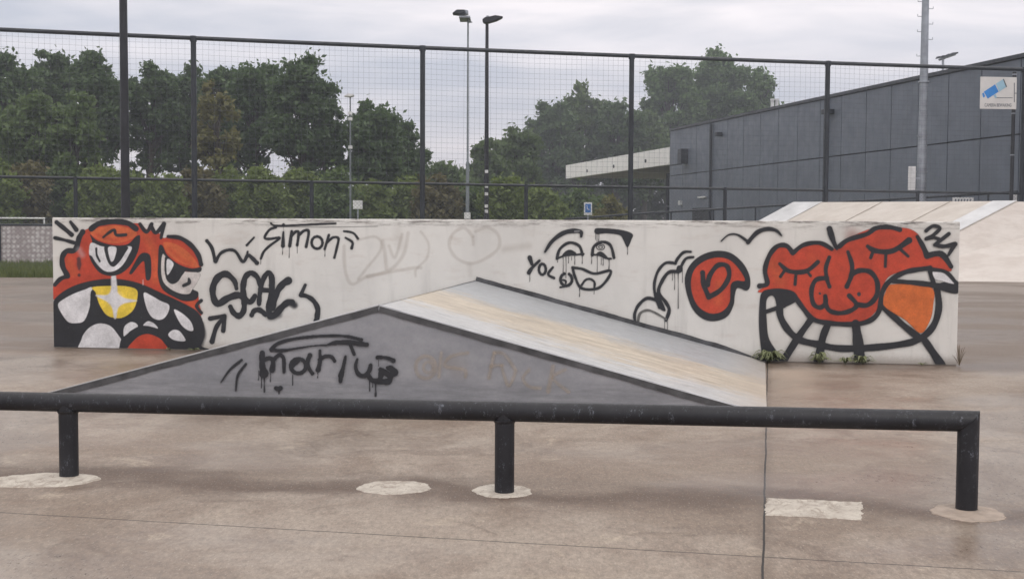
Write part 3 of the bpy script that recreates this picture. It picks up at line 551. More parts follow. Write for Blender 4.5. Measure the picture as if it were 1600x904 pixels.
# bright worn coping along the front edge of the right slope
bb = MB(); bb.tube([FAp+np.array([0, .012, .012]), R0+np.array([0, .012, .008])], .008, 8); bb.build('coping', MAT_LIGHTSTEEL, ramp)
bb = MB(); bb.tube([FAp+np.array([0, .012, .012]), L0+np.array([0, .012, .008])], .008, 8); bb.build('coping', MAT_LIGHTSTEEL, ramp)
CE = (330, 500, 2.667)
FL = np.linalg.norm(R0-L0)
ge = lambda ops, lab: graffiti(ops, CE, ramp, L0, FT, FN, lab, FL, .8, cell=.0045)
CH_ = (390, 510, 6.4)
mops = [s_(BLK, (40, 34, 28, 26, 28, 34), [(220, 225), (290, 165), (450, 120), (680, 94), (880, 90), (1000, 100), (1120, 130)]), s_(BLK, (40, 34, 18, 12, 16), [(222, 230), (320, 238), (480, 215), (640, 190), (770, 184)]), s_(BLK, (12, 44, 50, 48, 46), [(770, 184), (860, 160), (980, 156), (1090, 168), (1172, 178)]), s_(BLK, (36, 30), [(1010, 180), (1048, 275)]),
 s_(BLK, (26, 24, 10), [(-77, 332), (-192, 428), (-283, 555)], 6), s_(BLK, (24, 26, 12), [(-34, 372), (-115, 488), (-134, 637)], 6),
 s_(BLK, (56, 50, 60, 90), [(130, 262), (126, 330), (132, 400), (145, 465)]), s_(BLK, (40, 40, 44, 56), [(150, 330), (205, 312), (238, 345), (228, 430)]), s_(BLK, (42, 40, 36, 34), [(240, 330), (300, 282), (344, 320), (346, 450)]),
 s_(BLK, 38, arcp(490, 392, 76, 72)), f_(BLK, [(420, 340), (490, 325), (505, 350), (455, 395), (430, 420), (405, 390)]), s_(BLK, (48, 40, 34, 40), [(606, 285), (585, 340), (595, 410), (630, 465)]),
 s_(BLK, (24, 36, 50), [(706, 238), (708, 330), (688, 430)]), s_(BLK, (34, 38, 34), [(700, 330), (760, 295), (820, 300), (852, 342)]), s_(BLK, (26, 36, 54, 30), [(960, 298), (940, 400), (915, 490), (912, 548)]),
 s_(BLK, (24, 40, 44, 40), [(1078, 325), (1062, 400), (1090, 470), (1150, 490), (1198, 440), (1212, 385)]), s_(BLK, (40, 50, 60, 54), [(1180, 470), (1225, 530), (1300, 545), (1390, 545), (1410, 500)]),
 s_(BLK, (40, 56, 44), [(1310, 425), (1320, 470), (1300, 540)]), s_(BLK, (34, 60, 74), [(1380, 408), (1420, 420), (1450, 455)]), s_(BLK, (60, 56), [(1330, 440), (1410, 490)]),
 s_(BLK, (42, 30, 36, 44), [(1280, 306), (1340, 305), (1400, 318), (1440, 338)]), s_(BLK, 44, [(268, 612), (292, 622), (312, 612)], 4), s_(BLK, 14, [(296, 630), (297, 668)])]
for q in [(92, 440, 530, 9), (120, 500, 610, 10), (150, 500, 650, 12), (212, 440, 548, 9), (432, 480, 582, 9), (684, 460, 510, 9), (1292, 330, 390, 8), (1202, 540, 640, 11), (1232, 550, 600, 9), (1262, 560, 690, 16)]: mops.append(drip(*q))
graffiti(mops, CH_, ramp, L0, FT, FN, label='black tag reading marius with drips under a swoosh', umax=FL, vmax=.8, cell=.0045)
TB = np.array([.46, .38, .30]); fa = .36
ge([s_(TB, 16, arcp(895, 195, 42, 46), 6, fa), s_(TB, 12, arcp(905, 195, 20, 22), 5, fa), s_(TB, 14, [(960, 135), (950, 235)], 6, fa), s_(TB, 14, [(1070, 135), (1000, 150), (975, 190), (1055, 205), (1060, 235)], 6, fa), s_(TB, 60, [(1010, 180), (1030, 200)], 40, .15),
    s_(TB, 15, [(1180, 135), (1158, 240)], 6, fa), s_(TB, 15, [(1180, 135), (1220, 140), (1265, 200)], 6, fa), s_(TB, 15, [(1165, 190), (1215, 185)], 6, fa), s_(TB, 14, [(1210, 190), (1240, 272), (1270, 210)], 6, fa), s_(TB, 14, [(1325, 205), (1300, 240), (1325, 275), (1370, 282)], 6, fa),
    s_(TB, 18, [(1425, 190), (1405, 295)], 6, fa), s_(TB, 14, [(1475, 205), (1425, 240), (1490, 298)], 6, fa)], 'faded tan scrubbed lettering on the grey ramp side')
# ---------------------------------------------------------------- grind rail
def pipe_mat():
    m = M_('black_painted_pipe'); f = m.noise(45, 5, .8, st=(1, 1, .5)); k = m.noise(5, 4)
    c = m.mix(m.mr(k, .3, .7), (.008, .008, .011), (.018, .018, .023))
    c = m.mix(m.mr(m.noise(24, 7, .92, st=(1, 1, .45)), .58, .63, 0, .85), c, (.14, .15, .18)); c = m.mix(m.mr(m.noise(6, 7, .8, st=(.5, 1, 1)), .6, .66, 0, .35), c, (.07, .075, .085)); m.col(c).rough(m.mr(f, .3, .7, .36, .6)).bump(f, .12, .003); return m.m
MAT_PIPE = pipe_mat()
tops = []
for (x, y), q in zip([(102, 614), (788, 625), (1517, 642)], RAIL):
    d = ray(x, y); t = (q[1]+.0)/d[1]; tops.append(CH+d[2]*t)
PR = .056
rail = empty('grind_rail', tuple(RAIL[1]), 'low black steel pipe rail on three short posts across the foreground', 'grind rail')
zl = np.polyfit([q[0] for q in RAIL], tops, 1); yl = np.polyfit([q[0] for q in RAIL], [q[1] for q in RAIL], 1)
rt = lambda x: np.array([x, yl[0]*x+yl[1], zl[0]*x+zl[1]-PR])
xe = RAIL[2][0]; xl = -4.9
# mitred elbow: the pipe and its end post share one swept mesh ring cut at 45 degrees
def mitre_pipe():
    b = MB(); n = 20; E_ = rt(xe); d = (rt(xe)-rt(xl)); d /= np.linalg.norm(d); s = np.cross(d, [0, 0, 1]); s /= np.linalg.norm(s); u = np.cross(s, d)
    ring = lambda c, sh: [c+PR*(s*math.cos(t)+u*math.sin(t))+d*(PR*math.sin(t)*sh) for t in [2*math.pi*i/n for i in range(n)]]
    vs = ring(rt(xl), 0)+ring(rt(-2.5), 0)+ring(rt(0), 0)+ring(E_, 1)
    fs = [(k*n+i, k*n+(i+1) % n, (k+1)*n+(i+1) % n, (k+1)*n+i) for k in range(3) for i in range(n)]+[tuple(range(n))[::-1], tuple(range(3*n, 4*n))]
    return b.add(vs, fs), E_, d, s
b, E_, dd, ss = mitre_pipe(); b.build('top_pipe', MAT_PIPE, rail, smooth=True)
b = MB(); n = 20
dh = np.array([dd[0], dd[1], 0]); dh /= np.linalg.norm(dh)
r1 = [E_+PR*(ss*math.cos(t)+dh*math.sin(t))+np.array([0, 0, PR*math.sin(t)-.0015]) for t in [2*math.pi*i/n for i in range(n)]]
r0 = [np.array([q[0], q[1], 0]) for q in r1]
b.add(r0+r1, [(i, (i+1) % n, n+(i+1) % n, n+i) for i in range(n)]+[tuple(range(n, 2*n))]); b.build('post', MAT_PIPE, rail, smooth=True)
for q in [RAIL[0], RAIL[1], rt(-4.7)]:
    c = rt(q[0]); b = MB(); b.tube([(c[0], c[1], -.002), (c[0], c[1], c[2])], PR*.98, 20); po = b.build('post', MAT_PIPE, rail, smooth=True)
    b = MB(); b.tube([(c[0], c[1], c[2]-PR*1.13), (c[0], c[1], c[2]-PR*.86)], [PR*1.02, PR*1.16], 20); b.build('weld', MAT_PIPE, po, smooth=True)
# ---------------------------------------------------------------- concrete patches round the posts
def patch_mat():
    m = M_('pale_repair_mortar'); k = m.noise(9, 6, .7, dist=.5); sp = m.noise(120, 3, .8)
    c = m.mix(m.mr(k, .35, .65), (.42, .37, .32), (.60, .55, .48)); c = m.mix(m.mr(m.noise(11, 8, .85, st=(1, .5, 1), dist=1.5), .50, .58, 0, .7), c, (.27, .215, .175)); c = m.mix(m.mr(sp, .64, .74, 0, .5), c, (.18, .15, .13)); m.col(c).rough(.7).bump(m.math('ADD', k, sp), .4, .006); return m.m
MAT_PATCH = patch_mat(); rng = random.Random(4)
def patch(name, cx, cy, rx, ry, label, square=False, mat=MAT_PATCH, seed=1):
    r = random.Random(seed); c = G(cx, cy); ex = G(cx+rx, cy); ey = G(cx, cy-ry); a = np.linalg.norm(ex-c); bb_ = abs(ey[1]-c[1]); pts = []
    if square:
        cor = [G(*q) for q in square]; 
        for i in range(4):
            p, q = cor[i], cor[(i+1) % 4]
            for t in np.linspace(0, 1, 18, endpoint=False): pts.append(p*(1-t)+q*t+np.array([r.uniform(-.008, .008), r.uniform(-.012, .012), 0]))
    else:
        ph = [r.uniform(0, 6.28) for _ in range(5)]
        for i in range(72):
            t = 2*math.pi*i/72; k = 1+.045*math.sin(2*t+ph[0])+.03*math.sin(5*t+ph[1])+.02*math.sin(11*t+ph[2])+r.uniform(-.028, .028)
            pts.append(c+np.array([a*k*math.cos(t), bb_*k*math.sin(t), 0]))
    n = len(pts); cen = sum(pts)/n; b = MB()
    b.add([np.array([p[0], p[1], .0005]) for p in pts]+[np.array([cen[0]+(p[0]-cen[0])*.97, cen[1]+(p[1]-cen[1])*.97, .005]) for p in pts]+[np.array([cen[0], cen[1], .006])],
          [(i, (i+1) % n, n+(i+1) % n, n+i) for i in range(n)]+[(n+i, n+(i+1) % n, 2*n) for i in range(n)])
    o = b.build(name, mat); tag(o, label, 'concrete patch'); return o
MAT_PATCH2 = simple('brown_stained_mortar', (.36, .29, .24), .7, .22, 12, 0, .3)
patch('mortar_patch', 68, 750, 86, 11, 'long pale oval mortar patch around the left post of the rail', seed=2)
patch('mortar_patch', 616, 761.5, 55, 10.5, 'pale round mortar patch with no post in it, left of the middle post', seed=3)
patch('mortar_patch', 785, 767, 47, 10, 'pale round mortar patch around the middle post', seed=5)
patch('mortar_patch', 1512, 801, 56, 13, 'brownish round mortar patch around the right end post', mat=MAT_PATCH2, seed=6)
patch('mortar_patch', 1272, 793, 76, 14, 'white rectangular mortar patch beside the floor joint', square=[(1196, 804), (1346, 812), (1348, 785), (1197, 778)], seed=7)
# ---------------------------------------------------------------- weeds at the wall foot
def leaf_mat(name, a, b, tr=.3):
    m = M_(name); k = m.noise(2.2, 3); k2 = m.noise(14, 3)
    c = m.mix(m.mr(k, .35, .65), a, b); c = m.mix(m.mr(k2, .35, .7, 0, .55), c, tuple(q*1.45 for q in b)); m.col(c).rough(.6)
    t = m.n.new('ShaderNodeBsdfTranslucent'); m.L(c, t.inputs[0]); ms = m.n.new('ShaderNodeMixShader'); ms.inputs[0].default_value = tr
    m.L(m.b.outputs[0], ms.inputs[1]); m.L(t.outputs[0], ms.inputs[2]); m.L(ms.outputs[0], m.out.inputs[0]); return m.m
MAT_WEED = leaf_mat('weed_leaf', (.12, .145, .065), (.24, .26, .14)); MAT_DRY = leaf_mat('dry_stalk', (.10, .08, .05), (.2, .15, .09), .1)
def weed(px, R, n, h, label, mat=MAT_WEED, seed=0, upright=.5, off=.05):
    r = random.Random(seed); c = VP(px, 500, A_, B_); c[2] = 0; c = c+WN*off; b = MB(); R = R*1.2
    for i in range(n):
        a = r.uniform(0, 2*math.pi); L = R*r.uniform(.5, 1.1); dirv = np.array([math.cos(a), math.sin(a)*.9, 0])
        if dirv@WN < 0: dirv = dirv-2*(dirv@WN)*WN*r.uniform(.75, 1)
        wd = L*r.uniform(.1, .17) if upright < .8 else .004; hh = h*r.uniform(.35, 1); side = np.cross(dirv, [0, 0, 1])
        vs = []; fs = []
        for k in range(6):
            t = k/5; p = c+dirv*L*(t if upright < .8 else t*.5)+np.array([0, 0, .006+hh*math.sin(t*math.pi*(.85 if upright < .8 else .5))]); ww = wd*math.sin(math.pi*min(1, .12+t*.9))**.8
            vs += [p-side*ww, p+np.array([0, 0, -.2*ww]), p+side*ww]
        for k in range(5): fs += [(3*k, 3*k+1, 3*k+4, 3*k+3), (3*k+1, 3*k+2, 3*k+5, 3*k+4)]
        b.add(vs, fs)
    return tag(b.build('weed', mat, base=tuple(c)), label, 'weed', 'weeds along the foot of the wall')
weed(1203, .17, 46, .14, 'large leafy green weed at the top end of the floor joint against the wall', seed=1)
weed(1281, .13, 34, .13, 'spiky green weed under the left teeth of the right hand face', seed=2)
weed(1321, .11, 22, .08, 'small flat weed between the middle teeth of the right hand face', seed=3)
weed(1348, .13, 28, .10, 'leafy weed under the middle of the right hand face', seed=4)
weed(1440, .06, 12, .03, 'tiny weed under the right jaw line of the right hand face', seed=5)
weed(1499, .2, 14, .24, 'sparse dry stalks at the right end of the wall', MAT_DRY, 6, .9)
weed(268, .07, 12, .035, 'tiny weed at the wall foot under the red mound of the left face', seed=8)
weed(305, .09, 14, .035, 'small flat weed where the left face meets the wedge ramp', seed=7)
# ---------------------------------------------------------------- far bank ramp
def bank_mat(name, c0, c1):
    m = M_(name); g = m.noise(1.2, 6, .65, st=(1, 2.5, 2.5)); f = m.noise(9, 6, .7, st=(.5, 3, 3))
    c = m.mix(m.mr(g, .3, .7, 0, 1, True), c0, c1); c = m.mix(m.mr(f, .52, .75, 0, .5), c, tuple(q*.75 for q in c0)); m.col(c).rough(.55); return m.m
MB1 = bank_mat('bank_deck_tan', (.47, .42, .375), (.56, .515, .47)); MB2 = bank_mat('bank_face_pale', (.52, .46, .42), (.62, .57, .53)); MB3 = simple('bank_bare_steel', (.56, .56, .57), .45, .15, 2)
pD = G(1352, 438); pC = G(1040, 425)
hB = D(1590, 315, 36.5); hA = D(1240, 318.5, 40.5); hA[2] = hB[2]
pE = G(1760, 442); hE = D(1800, 314, 37.0); hE[2] = hB[2]
bank = empty('bank_ramp', tuple(pD), 'large pale concrete bank ramp with sloping hip behind the right end of the wall', 'skate ramp')
b = MB(); bk = lambda p: np.array([p[0]+2, p[1]+5.5, 0]); bt = lambda p: np.array([p[0]+1, p[1]+3.5, hB[2]])
b.add([pC, pD, pE, hA, hB, hE, bk(hA), bk(hE), bt(hA), bt(hE)], [(0, 1, 4, 3), (1, 2, 5, 4), (3, 4, 5, 9, 8), (8, 9, 7, 6), (0, 3, 8, 6), (2, 7, 9, 5)]); b.build('ramp_body', MB2, bank)
def lift(P, a, b_, c, d, off, u0, u1, v0=0, v1=1):
    q = lambda u, v: (a*(1-u)+b_*u)*(1-v)+(d*(1-u)+c*u)*v
    return [q(u0, v0), q(u1, v0), q(u1, v1), q(u0, v1)]
quad_sheet('bank_slope', MB1, lift(0, pC, pD, hB, hA, 0, .0, 1.0), bank, .02, .015, 4, 4)
quad_sheet('steel_strip', MB3, lift(0, pC, pD, hB, hA, 0, .0, .14), bank, .035, .01, 2, 2)
quad_sheet('steel_strip', MB3, lift(0, pC, pD, hB, hA, 0, .90, .997), bank, .035, .01, 2, 2)
for u in (.42, .72): quad_sheet('joint_strip', simple('joint_seam_line', (.32, .28, .24), .8), lift(0, pC, pD, hB, hA, 0, u, u+.006), bank, .028, .006, 1, 2)  # thin darker strips mark the seams across the bank slope
# ---------------------------------------------------------------- tall ball fence
MAT_FENCE = simple('dark_fence_steel', (.022, .026, .034), .5, .3, 3); MAT_NET = simple('black_net_cord', (.11, .12, .145), .8, .2, 3)
FP = {}                                        # fence line: depth falls linearly along it
Fa = D(0, 400, 36.0); Fb = D(1600, 400, 42.0)
def fence_pt(x, y):
    A0 = np.array([Fa[0], Fa[1], 0]); B0 = np.array([Fb[0], Fb[1], 0]); return VP(x, y, A0, B0)
tp = lambda x: np.interp(x, [-200, 0, 197, 660, 985, 1290, 1600, 1800], [38, 46, 53, 75, 89, 98, 108, 115])
ml = lambda x: np.interp(x, [-200, 0, 660, 1133, 1600, 1800], [272, 275.5, 288.5, 295, 302, 305])
fence = empty('ball_fence', tuple(fence_pt(660, 430)*np.array([1, 1, 0])), 'tall black steel ball stop fence with netting behind the skatepark', 'fence')
Xs = [-200, -20, 304, 660, 985, 1290, 1596, 1800]
def straight(fn, x0, x1): return fence_pt(x0, fn(x0)), fence_pt(x1, fn(x1))
zt = np.polyfit([fence_pt(x, tp(x))[0] for x in Xs], [fence_pt(x, tp(x))[2] for x in Xs], 2); zm = np.polyfit([fence_pt(x, ml(x))[0] for x in Xs], [fence_pt(x, ml(x))[2] for x in Xs], 1)
Ztop = lambda X: zt[0]*X*X+zt[1]*X+zt[2]; Zmid = lambda X: zm[0]*X+zm[1]
Yf = lambda X: Fa[1]+(Fb[1]-Fa[1])*(X-Fa[0])/(Fb[0]-Fa[0])
px2X = lambda x: fence_pt(x, 300)[0]
def gate(X, z, dy=0): return (X, Yf(X)+dy, z)
Xp = [px2X(x) for x in Xs]
for X in Xp:
    b = MB(); b.tube([gate(X, 0), gate(X, Ztop(X))], .078, 10); b.tube([gate(X, Ztop(X)-.1), gate(X, Ztop(X)+.06)], .10, 10); b.build('post', MAT_FENCE, fence, smooth=True)
for x in (118, 487, 822, 1133, 1434, 1700):
    X = px2X(x); b = MB(); b.tube([gate(X, 0), gate(X, Zmid(X)+.04)], .06, 8); b.build('short_post', MAT_FENCE, fence, smooth=True)
for fn, nm, r in ((Ztop, 'top_rail', .062), (Zmid, 'middle_rail', .042)):
    for i in range(len(Xp)-1):
        b = MB(); b.tube([gate(X, fn(X)) for X in (Xp[i]+.079, (Xp[i]+Xp[i+1])/2, Xp[i+1]-.079)], r, 8); b.build(nm, MAT_FENCE, fence, smooth=True)
def wire(b, p, q, r): b.tube([p, q], r, 3, False)
for i in range(len(Xp)-1):
    x0, x1 = Xp[i]+.08, Xp[i+1]-.08; b = MB(); n = int((x1-x0)/.165)
    for k in range(n+1):
        X = x0+(x1-x0)*k/n; wire(b, gate(X, Zmid(X)), gate(X+.02*math.sin(k), Ztop(X)), .0026)
    for k in range(1, 26):
        t = k/26; P = [gate(x0+(x1-x0)*s, Zmid(x0+(x1-x0)*s)*(1-t)+Ztop(x0+(x1-x0)*s)*t-.03*math.sin(s*math.pi)) for s in (0, .25, .5, .75, 1)]
        b.tube(P, .0026, 3, False)
    b.build('netting', MAT_NET, fence)
    b = MB(); H0 = .05
    k = x0-2.8
    while k < x1:
        for sgn in (1, -1):
            H1 = Zmid(k)-.05; L = H1-H0
            a0, a1 = (k, k+L) if sgn > 0 else (k+L, k); z0, z1 = H0, H1
            xa, xb = min(a0, a1), max(a0, a1)
            if xb <= x0 or xa >= x1: continue
            def at(X): return z0+(X-a0)/(a1-a0)*(z1-z0)
            xa = max(xa, x0); xb = min(xb, x1); wire(b, gate(xa, at(xa), .03*sgn), gate(xb, at(xb), .03*sgn), .0026)
        k += .11
    b.build('chain_link', MAT_NET, fence)
# ---------------------------------------------------------------- handrail of the raised path behind the ramp
hr = empty('path_handrail', tuple(D(1000, 400, 46)*np.array([1, 1, 0])), 'thin dark sloping handrail running behind the tall fence towards the bank ramp', 'handrail')
pts = [(850, 345), (986, 334.5), (1115, 327), (1250, 319), (1390, 311.5), (1500, 305), (1590, 299.5)]; ds = [60, 57, 54, 51, 48.5, 46.5, 45]
HP = [D(x, y, d_) for (x, y), d_ in zip(pts, ds)]
for i in range(len(HP)-1): b = MB(); b.tube([HP[i], HP[i+1]], .045, 8); b.build('rail', MAT_FENCE, hr, smooth=True)
for i, p in enumerate(HP+[(HP[j]+HP[j+1])/2 for j in range(len(HP)-1)]): b = MB(); b.tube([(p[0], p[1], 0), (p[0], p[1], p[2])], .035, 8); b.build('post', MAT_FENCE, hr, smooth=True)
# ---------------------------------------------------------------- sports hall
MAT_CLAD = simple('charcoal_cladding', (.118, .135, .172), .5, .12, .8, 0, .0); MAT_GAP = simple('panel_gap', (.012, .013, .016), .8); MAT_WHITE = simple('white_fascia', (.84, .82, .80), .5, .08, 2); MAT_SOFF = simple('tan_soffit', (.24, .20, .165), .7, .12, 3)
gm = M_('dark_glazing'); gm.col((.012, .016, .018)).rough(.08); MAT_GLASS = gm.m
MAT_GALV = simple('galvanised_steel', (.30, .32, .36), .45, .2, 3, .5); MAT_PALE = simple('pale_metal', (.62, .62, .63), .5, .15, 6)
bd = np.array([-.1786, 1, 0]); bd /= np.linalg.norm(bd); bn = np.array([bd[1], -bd[0], 0])       # bn points into the building (+x)
K0 = np.array([245*90/1960., 90., 0])                                                              # visible corner, at its foot
hall = empty('sports_hall', tuple(K0), 'large charcoal panel clad sports hall on the right with a pale entrance canopy', 'building')
LEN = 62; zr = lambda t: np.interp(t, [0, 43, 62], [8.12, 7.75, 7.6])
b = MB(); ex = -bd                                                                                 # walking towards the camera
o2 = lambda t, s, z: K0+ex*t+bn*s+np.array([0, 0, z])
b.add([o2(.0, .08, 0), o2(LEN, .08, 0), o2(LEN, 30, 0), o2(0, 30, 0), o2(0, .08, zr(0)-.05), o2(LEN, .08, zr(LEN)-.05), o2(LEN, 30, zr(LEN)-.05), o2(0, 30, zr(0)-.05)], [(0, 1, 5, 4), (1, 2, 6, 5), (2, 3, 7, 6), (3, 0, 4, 7), (4, 5, 6, 7)]); b.build('hall_core', MAT_GAP, hall)
b = MB(); t = .03; g = .030
edges = [.0, 2.9, 5.9, 9.2, 11.9, 14.7, 17.4, 20.1, 22.8, 25.7, 28.2, 30.9, 33.4, 35.9, 38.4, 40.9, 43.6, 46.3, 49, 51.7, 54.4, 57.1, 62]
for a, c in zip(edges[:-1], edges[1:]):
    for z0, z1 in ((.0, 4.9), (4.9, None)):
        za = zr(a)-.03 if z1 is None else z1; zb = zr(c)-.03 if z1 is None else z1
        b.prism([o2(a+g, 0, z0+g), o2(c-g, 0, z0+g), o2(c-g, 0, zb-g), o2(a+g, 0, za-g)], bn*.07)
b.build('wall_cladding', MAT_CLAD, hall)
b = MB(); b.prism([o2(.0, -.002, 0), o2(0, -.002, 8.1), o2(0, 30, 8.1), o2(0, 30, 0)], bd*.05); b.build('end_wall', MAT_CLAD, hall)
b = MB(); 
for k in range(8):
    a, c = LEN*k/8, LEN*(k+1)/8
    b.prism([o2(a, -.10, zr(a)-.03), o2(c, -.10, zr(c)-.03), o2(c, -.10, zr(c)+.12), o2(a, -.10, zr(a)+.12)], bn*.4)
b.build('roof_edge', MAT_FENCE, hall)
for t_, h0, nm in ((9.1, 7.9, 'downpipe'), (26.6, 7.9, 'downpipe')): b = MB(); b.tube([o2(t_, -.12, 0), o2(t_, -.12, h0)], .09, 8); b.build(nm, MAT_FENCE, hall, smooth=True)
b = MB(); b.box((3.3, -.5, 5.6), (4.1, -.01, 6.6), (ex, bn, np.array([0, 0, 1.])), K0); b.box((2.2, -.9, 5.5), (4.4, -.52, 5.56), (ex, bn, np.array([0, 0, 1.])), K0); b.build('wall_unit', MAT_FENCE, hall, bevel=.02)
b = MB(); b.box((10.6, -.4, 7.0), (11.0, -.01, 7.25), (ex, bn, np.array([0, 0, 1.])), K0); b.build('security_camera', MAT_FENCE, hall, bevel=.03)
b = MB(); b.box((26.9, -.5, 7.0), (27.4, -.01, 7.25), (ex, bn, np.array([0, 0, 1.])), K0); b.build('security_camera', MAT_FENCE, hall, bevel=.03)
b = MB(); b.box((5.3, -.05, 0), (9.0, -.003, 2.55), (ex, bn, np.array([0, 0, 1.])), K0); dr = b.build('door', MAT_GAP, hall)
b = MB(); b.box((6.6, -.14, 3.2), (8.1, -.01, 3.3), (ex, bn, np.array([0, 0, 1.])), K0); b.build('light_fitting', MAT_PALE, hall)
b = MB(); b.box((2.6, -.2, 2.8), (3.0, -.01, 3.1), (ex, bn, np.array([0, 0, 1.])), K0); b.build('light_fitting', MAT_PALE, hall)
# canopy runs on beyond the corner
cy0, cy1 = -.02, -34.0
b = MB(); b.add([o2(cy0, -.05, 5.72), o2(cy1, -.05, 5.85), o2(cy1, .25, 5.85), o2(cy0, .25, 5.72), o2(cy0, -.05, 6.95), o2(cy1, -.05, 7.15), o2(cy1, .25, 7.15), o2(cy0, .25, 6.95)], [(0, 1, 5, 4), (1, 2, 6, 5), (2, 3, 7, 6), (3, 0, 4, 7), (4, 5, 6, 7), (0, 3, 2, 1)]); cn = b.build('canopy_fascia', MAT_WHITE, hall)
b = MB(); b.add([o2(cy0, .26, 5.80), o2(cy1, .26, 5.93), o2(cy1, 11, 5.93), o2(cy0, 11, 5.80), o2(cy0, .26, 6.9), o2(cy1, .26, 7.1), o2(cy1, 11, 7.1), o2(cy0, 11, 6.9)], [(0, 1, 5, 4), (1, 2, 6, 5), (2, 3, 7, 6), (3, 0, 4, 7), (4, 5, 6, 7), (0, 3, 2, 1)]); b.build('canopy_soffit', MAT_SOFF, hall)
for k in (6, 15.5, 25): b = MB(); b.tube([o2(-k, -.12, 6.25), o2(-k, -.04, 6.25)], .14, 10); b.build('canopy_lamp', MAT_FENCE, hall)
gl = MB(); gl.box((-17.5, 5.2, 0), (-.1, 5.3, 5.79), (ex, bn, np.array([0, 0, 1.])), K0); gl.build('glass_front', MAT_GLASS, hall)
b = MB()
for k in range(8): b.box((-17.5+k*2.45, 5.08, 0), (-17.3+k*2.45, 5.19, 5.78), (ex, bn, np.array([0, 0, 1.])), K0)
b.box((-17.5, 5.10, 2.9), (-.1, 5.17, 3.05), (ex, bn, np.array([0, 0, 1.])), K0); b.build('window_frame', MAT_FENCE, hall)
for dx in (1206.5, 1213.5):
    q = D(dx, 165, 84); b = MB(); b.tube([(q[0]+3, q[1]+8, 7.5), (q[0]+3, q[1]+8, 9.55)], .15, 8); q0 = b.v
    b = MB(); c = D(dx, 178, 72); b.tube([(c[0], c[1], c[2]-.4), (c[0], c[1], D(dx, 155, 72)[2])], .1, 8); b.tube([(c[0], c[1], D(dx, 157, 72)[2]), (c[0], c[1], D(dx, 154.5, 72)[2])], .13, 8); b.build('roof_vent', MAT_PALE, hall, smooth=True)
# ---------------------------------------------------------------- lamps and masts
def pole(b, x0, y0, x1, y1, dist, r0, r1, n=12, foot=0):
    t = D(x1, y1, dist); q = D(x0, y0, dist); bx = (t[0]+q[0])/2; b.tube([(bx, dist, foot), (bx, dist, t[2])], [r0, r1], n); return np.array([bx, dist, t[2]])
MAT_MAST = simple('weathered_mast', (.17, .19, .205), .6, .2, 3, .3)
# big black post in front of the fence, left
MAT_BLACK = simple('black_lamp_post', (.018, .019, .024), .45, .3, 4)
p = D(197, 400, 27); pb = empty('lamp_column', (p[0], p[1], 0), 'thick black lamp column in front of the fence at left, taller than the picture', 'lamp post')
b = MB(); b.tube([(p[0], p[1], 0), (p[0], p[1], 4), (p[0], p[1], 9.0)], [.098, .09, .072], 16); b.build('column', MAT_BLACK, pb, smooth=True)
b = MB(); b.tube([(p[0], p[1], 0), (p[0], p[1], .5)], .11, 16); b.build('base_sleeve', MAT_BLACK, pb, smooth=True)
b = MB(); b.tube([(p[0], p[1], 9.0), (p[0], p[1], 9.1), (p[0]+.2, p[1]-.5, 9.2)], .05, 8); b.box((p[0], p[1]-1.1, 9.16), (p[0]+.3, p[1]-.45, 9.28)); b.build('lamp_head', MAT_BLACK, pb, bevel=.03)
# black lamp post mid
p = D(760, 300, 40); lp = empty('lamp_column', (p[0], p[1], 0), 'slim black lamp post with flat lantern and pale stickers near its foot, in the middle', 'lamp post')
zt_ = D(760, 38, 40)[2]; b = MB(); b.tube([(p[0], p[1], 0), (p[0], p[1], 2.4), (p[0], p[1], zt_)], [.085, .075, .05], 12); b.build('column', MAT_BLACK, lp, smooth=True)
hc = lambda x, y: D(x, y, 40)
prof = [hc(754, 31), (hc(758, 28)), hc(763, 27.5), hc(774, 25), hc(786, 27), hc(784, 29), hc(776, 33), hc(764, 36.5), hc(757, 37), hc(754, 34.5)]
b = MB(); b.prism([q+np.array([0, -.16, 0]) for q in prof], (0, .32, 0)); ln = b.build('lantern', MAT_BLACK, lp, bevel=.02)
b = MB(); c = hc(762, 26); b.tube([(c[0], c[1], c[2]-.06), (c[0], c[1], c[2]+.02)], .05, 10); b.build('light_sensor', MAT_GALV, ln, smooth=True)
b = MB()
for y in (268, 291, 303, 322, 330): z = D(760, y, 40)[2]; b.box((p[0]-.05, p[1]-.095, z-.05), (p[0]+.055, p[1]-.088, z+.05))
st = b.build('sticker', MAT_PALE, lp)
# tall thin floodlight
p = D(730.5, 300, 52); fl = empty('floodlight_mast', (p[0], p[1], 0), 'tall thin grey floodlight mast left of the slim black lamp post', 'floodlight')
z1 = D(730, 26, 52)[2]; b = MB(); b.tube([(p[0], p[1], 0), (p[0], p[1], D(730, 255, 52)[2]), (p[0], p[1], D(730, 252, 52)[2]), (p[0], p[1], z1)], [.085, .075, .045, .035], 10); b.build('column', MAT_MAST, fl, smooth=True)
h5 = lambda x, y: D(x, y, 52)
b = MB(); b.prism([q+np.array([0, -.3, 0]) for q in (h5(707, 22.5), h5(714, 17), h5(726, 17), h5(728, 20), h5(722, 24))], (0, .6, 0)); b.build('flood_lamp', MAT_FENCE, fl, bevel=.02)
b = MB(); b.prism([q+np.array([0, .35, 0]) for q in (h5(717, 16.5), h5(726, 13), h5(731, 14), h5(731, 19), h5(724, 21))], (0, .4, 0)); b.build('flood_lamp', MAT_GALV, fl, bevel=.02)
b = MB(); b.box((p[0]-.35, p[1]-.5, z1-.12), (p[0]+.1, p[1]+.7, z1-.05)); b.build('cross_bar', MAT_GALV, fl)
b = MB(); b.tube([h5(728, 33), h5(734, 33), h5(738, 35), h5(730, 36)], .02, 6); b.build('bracket', MAT_GALV, fl)
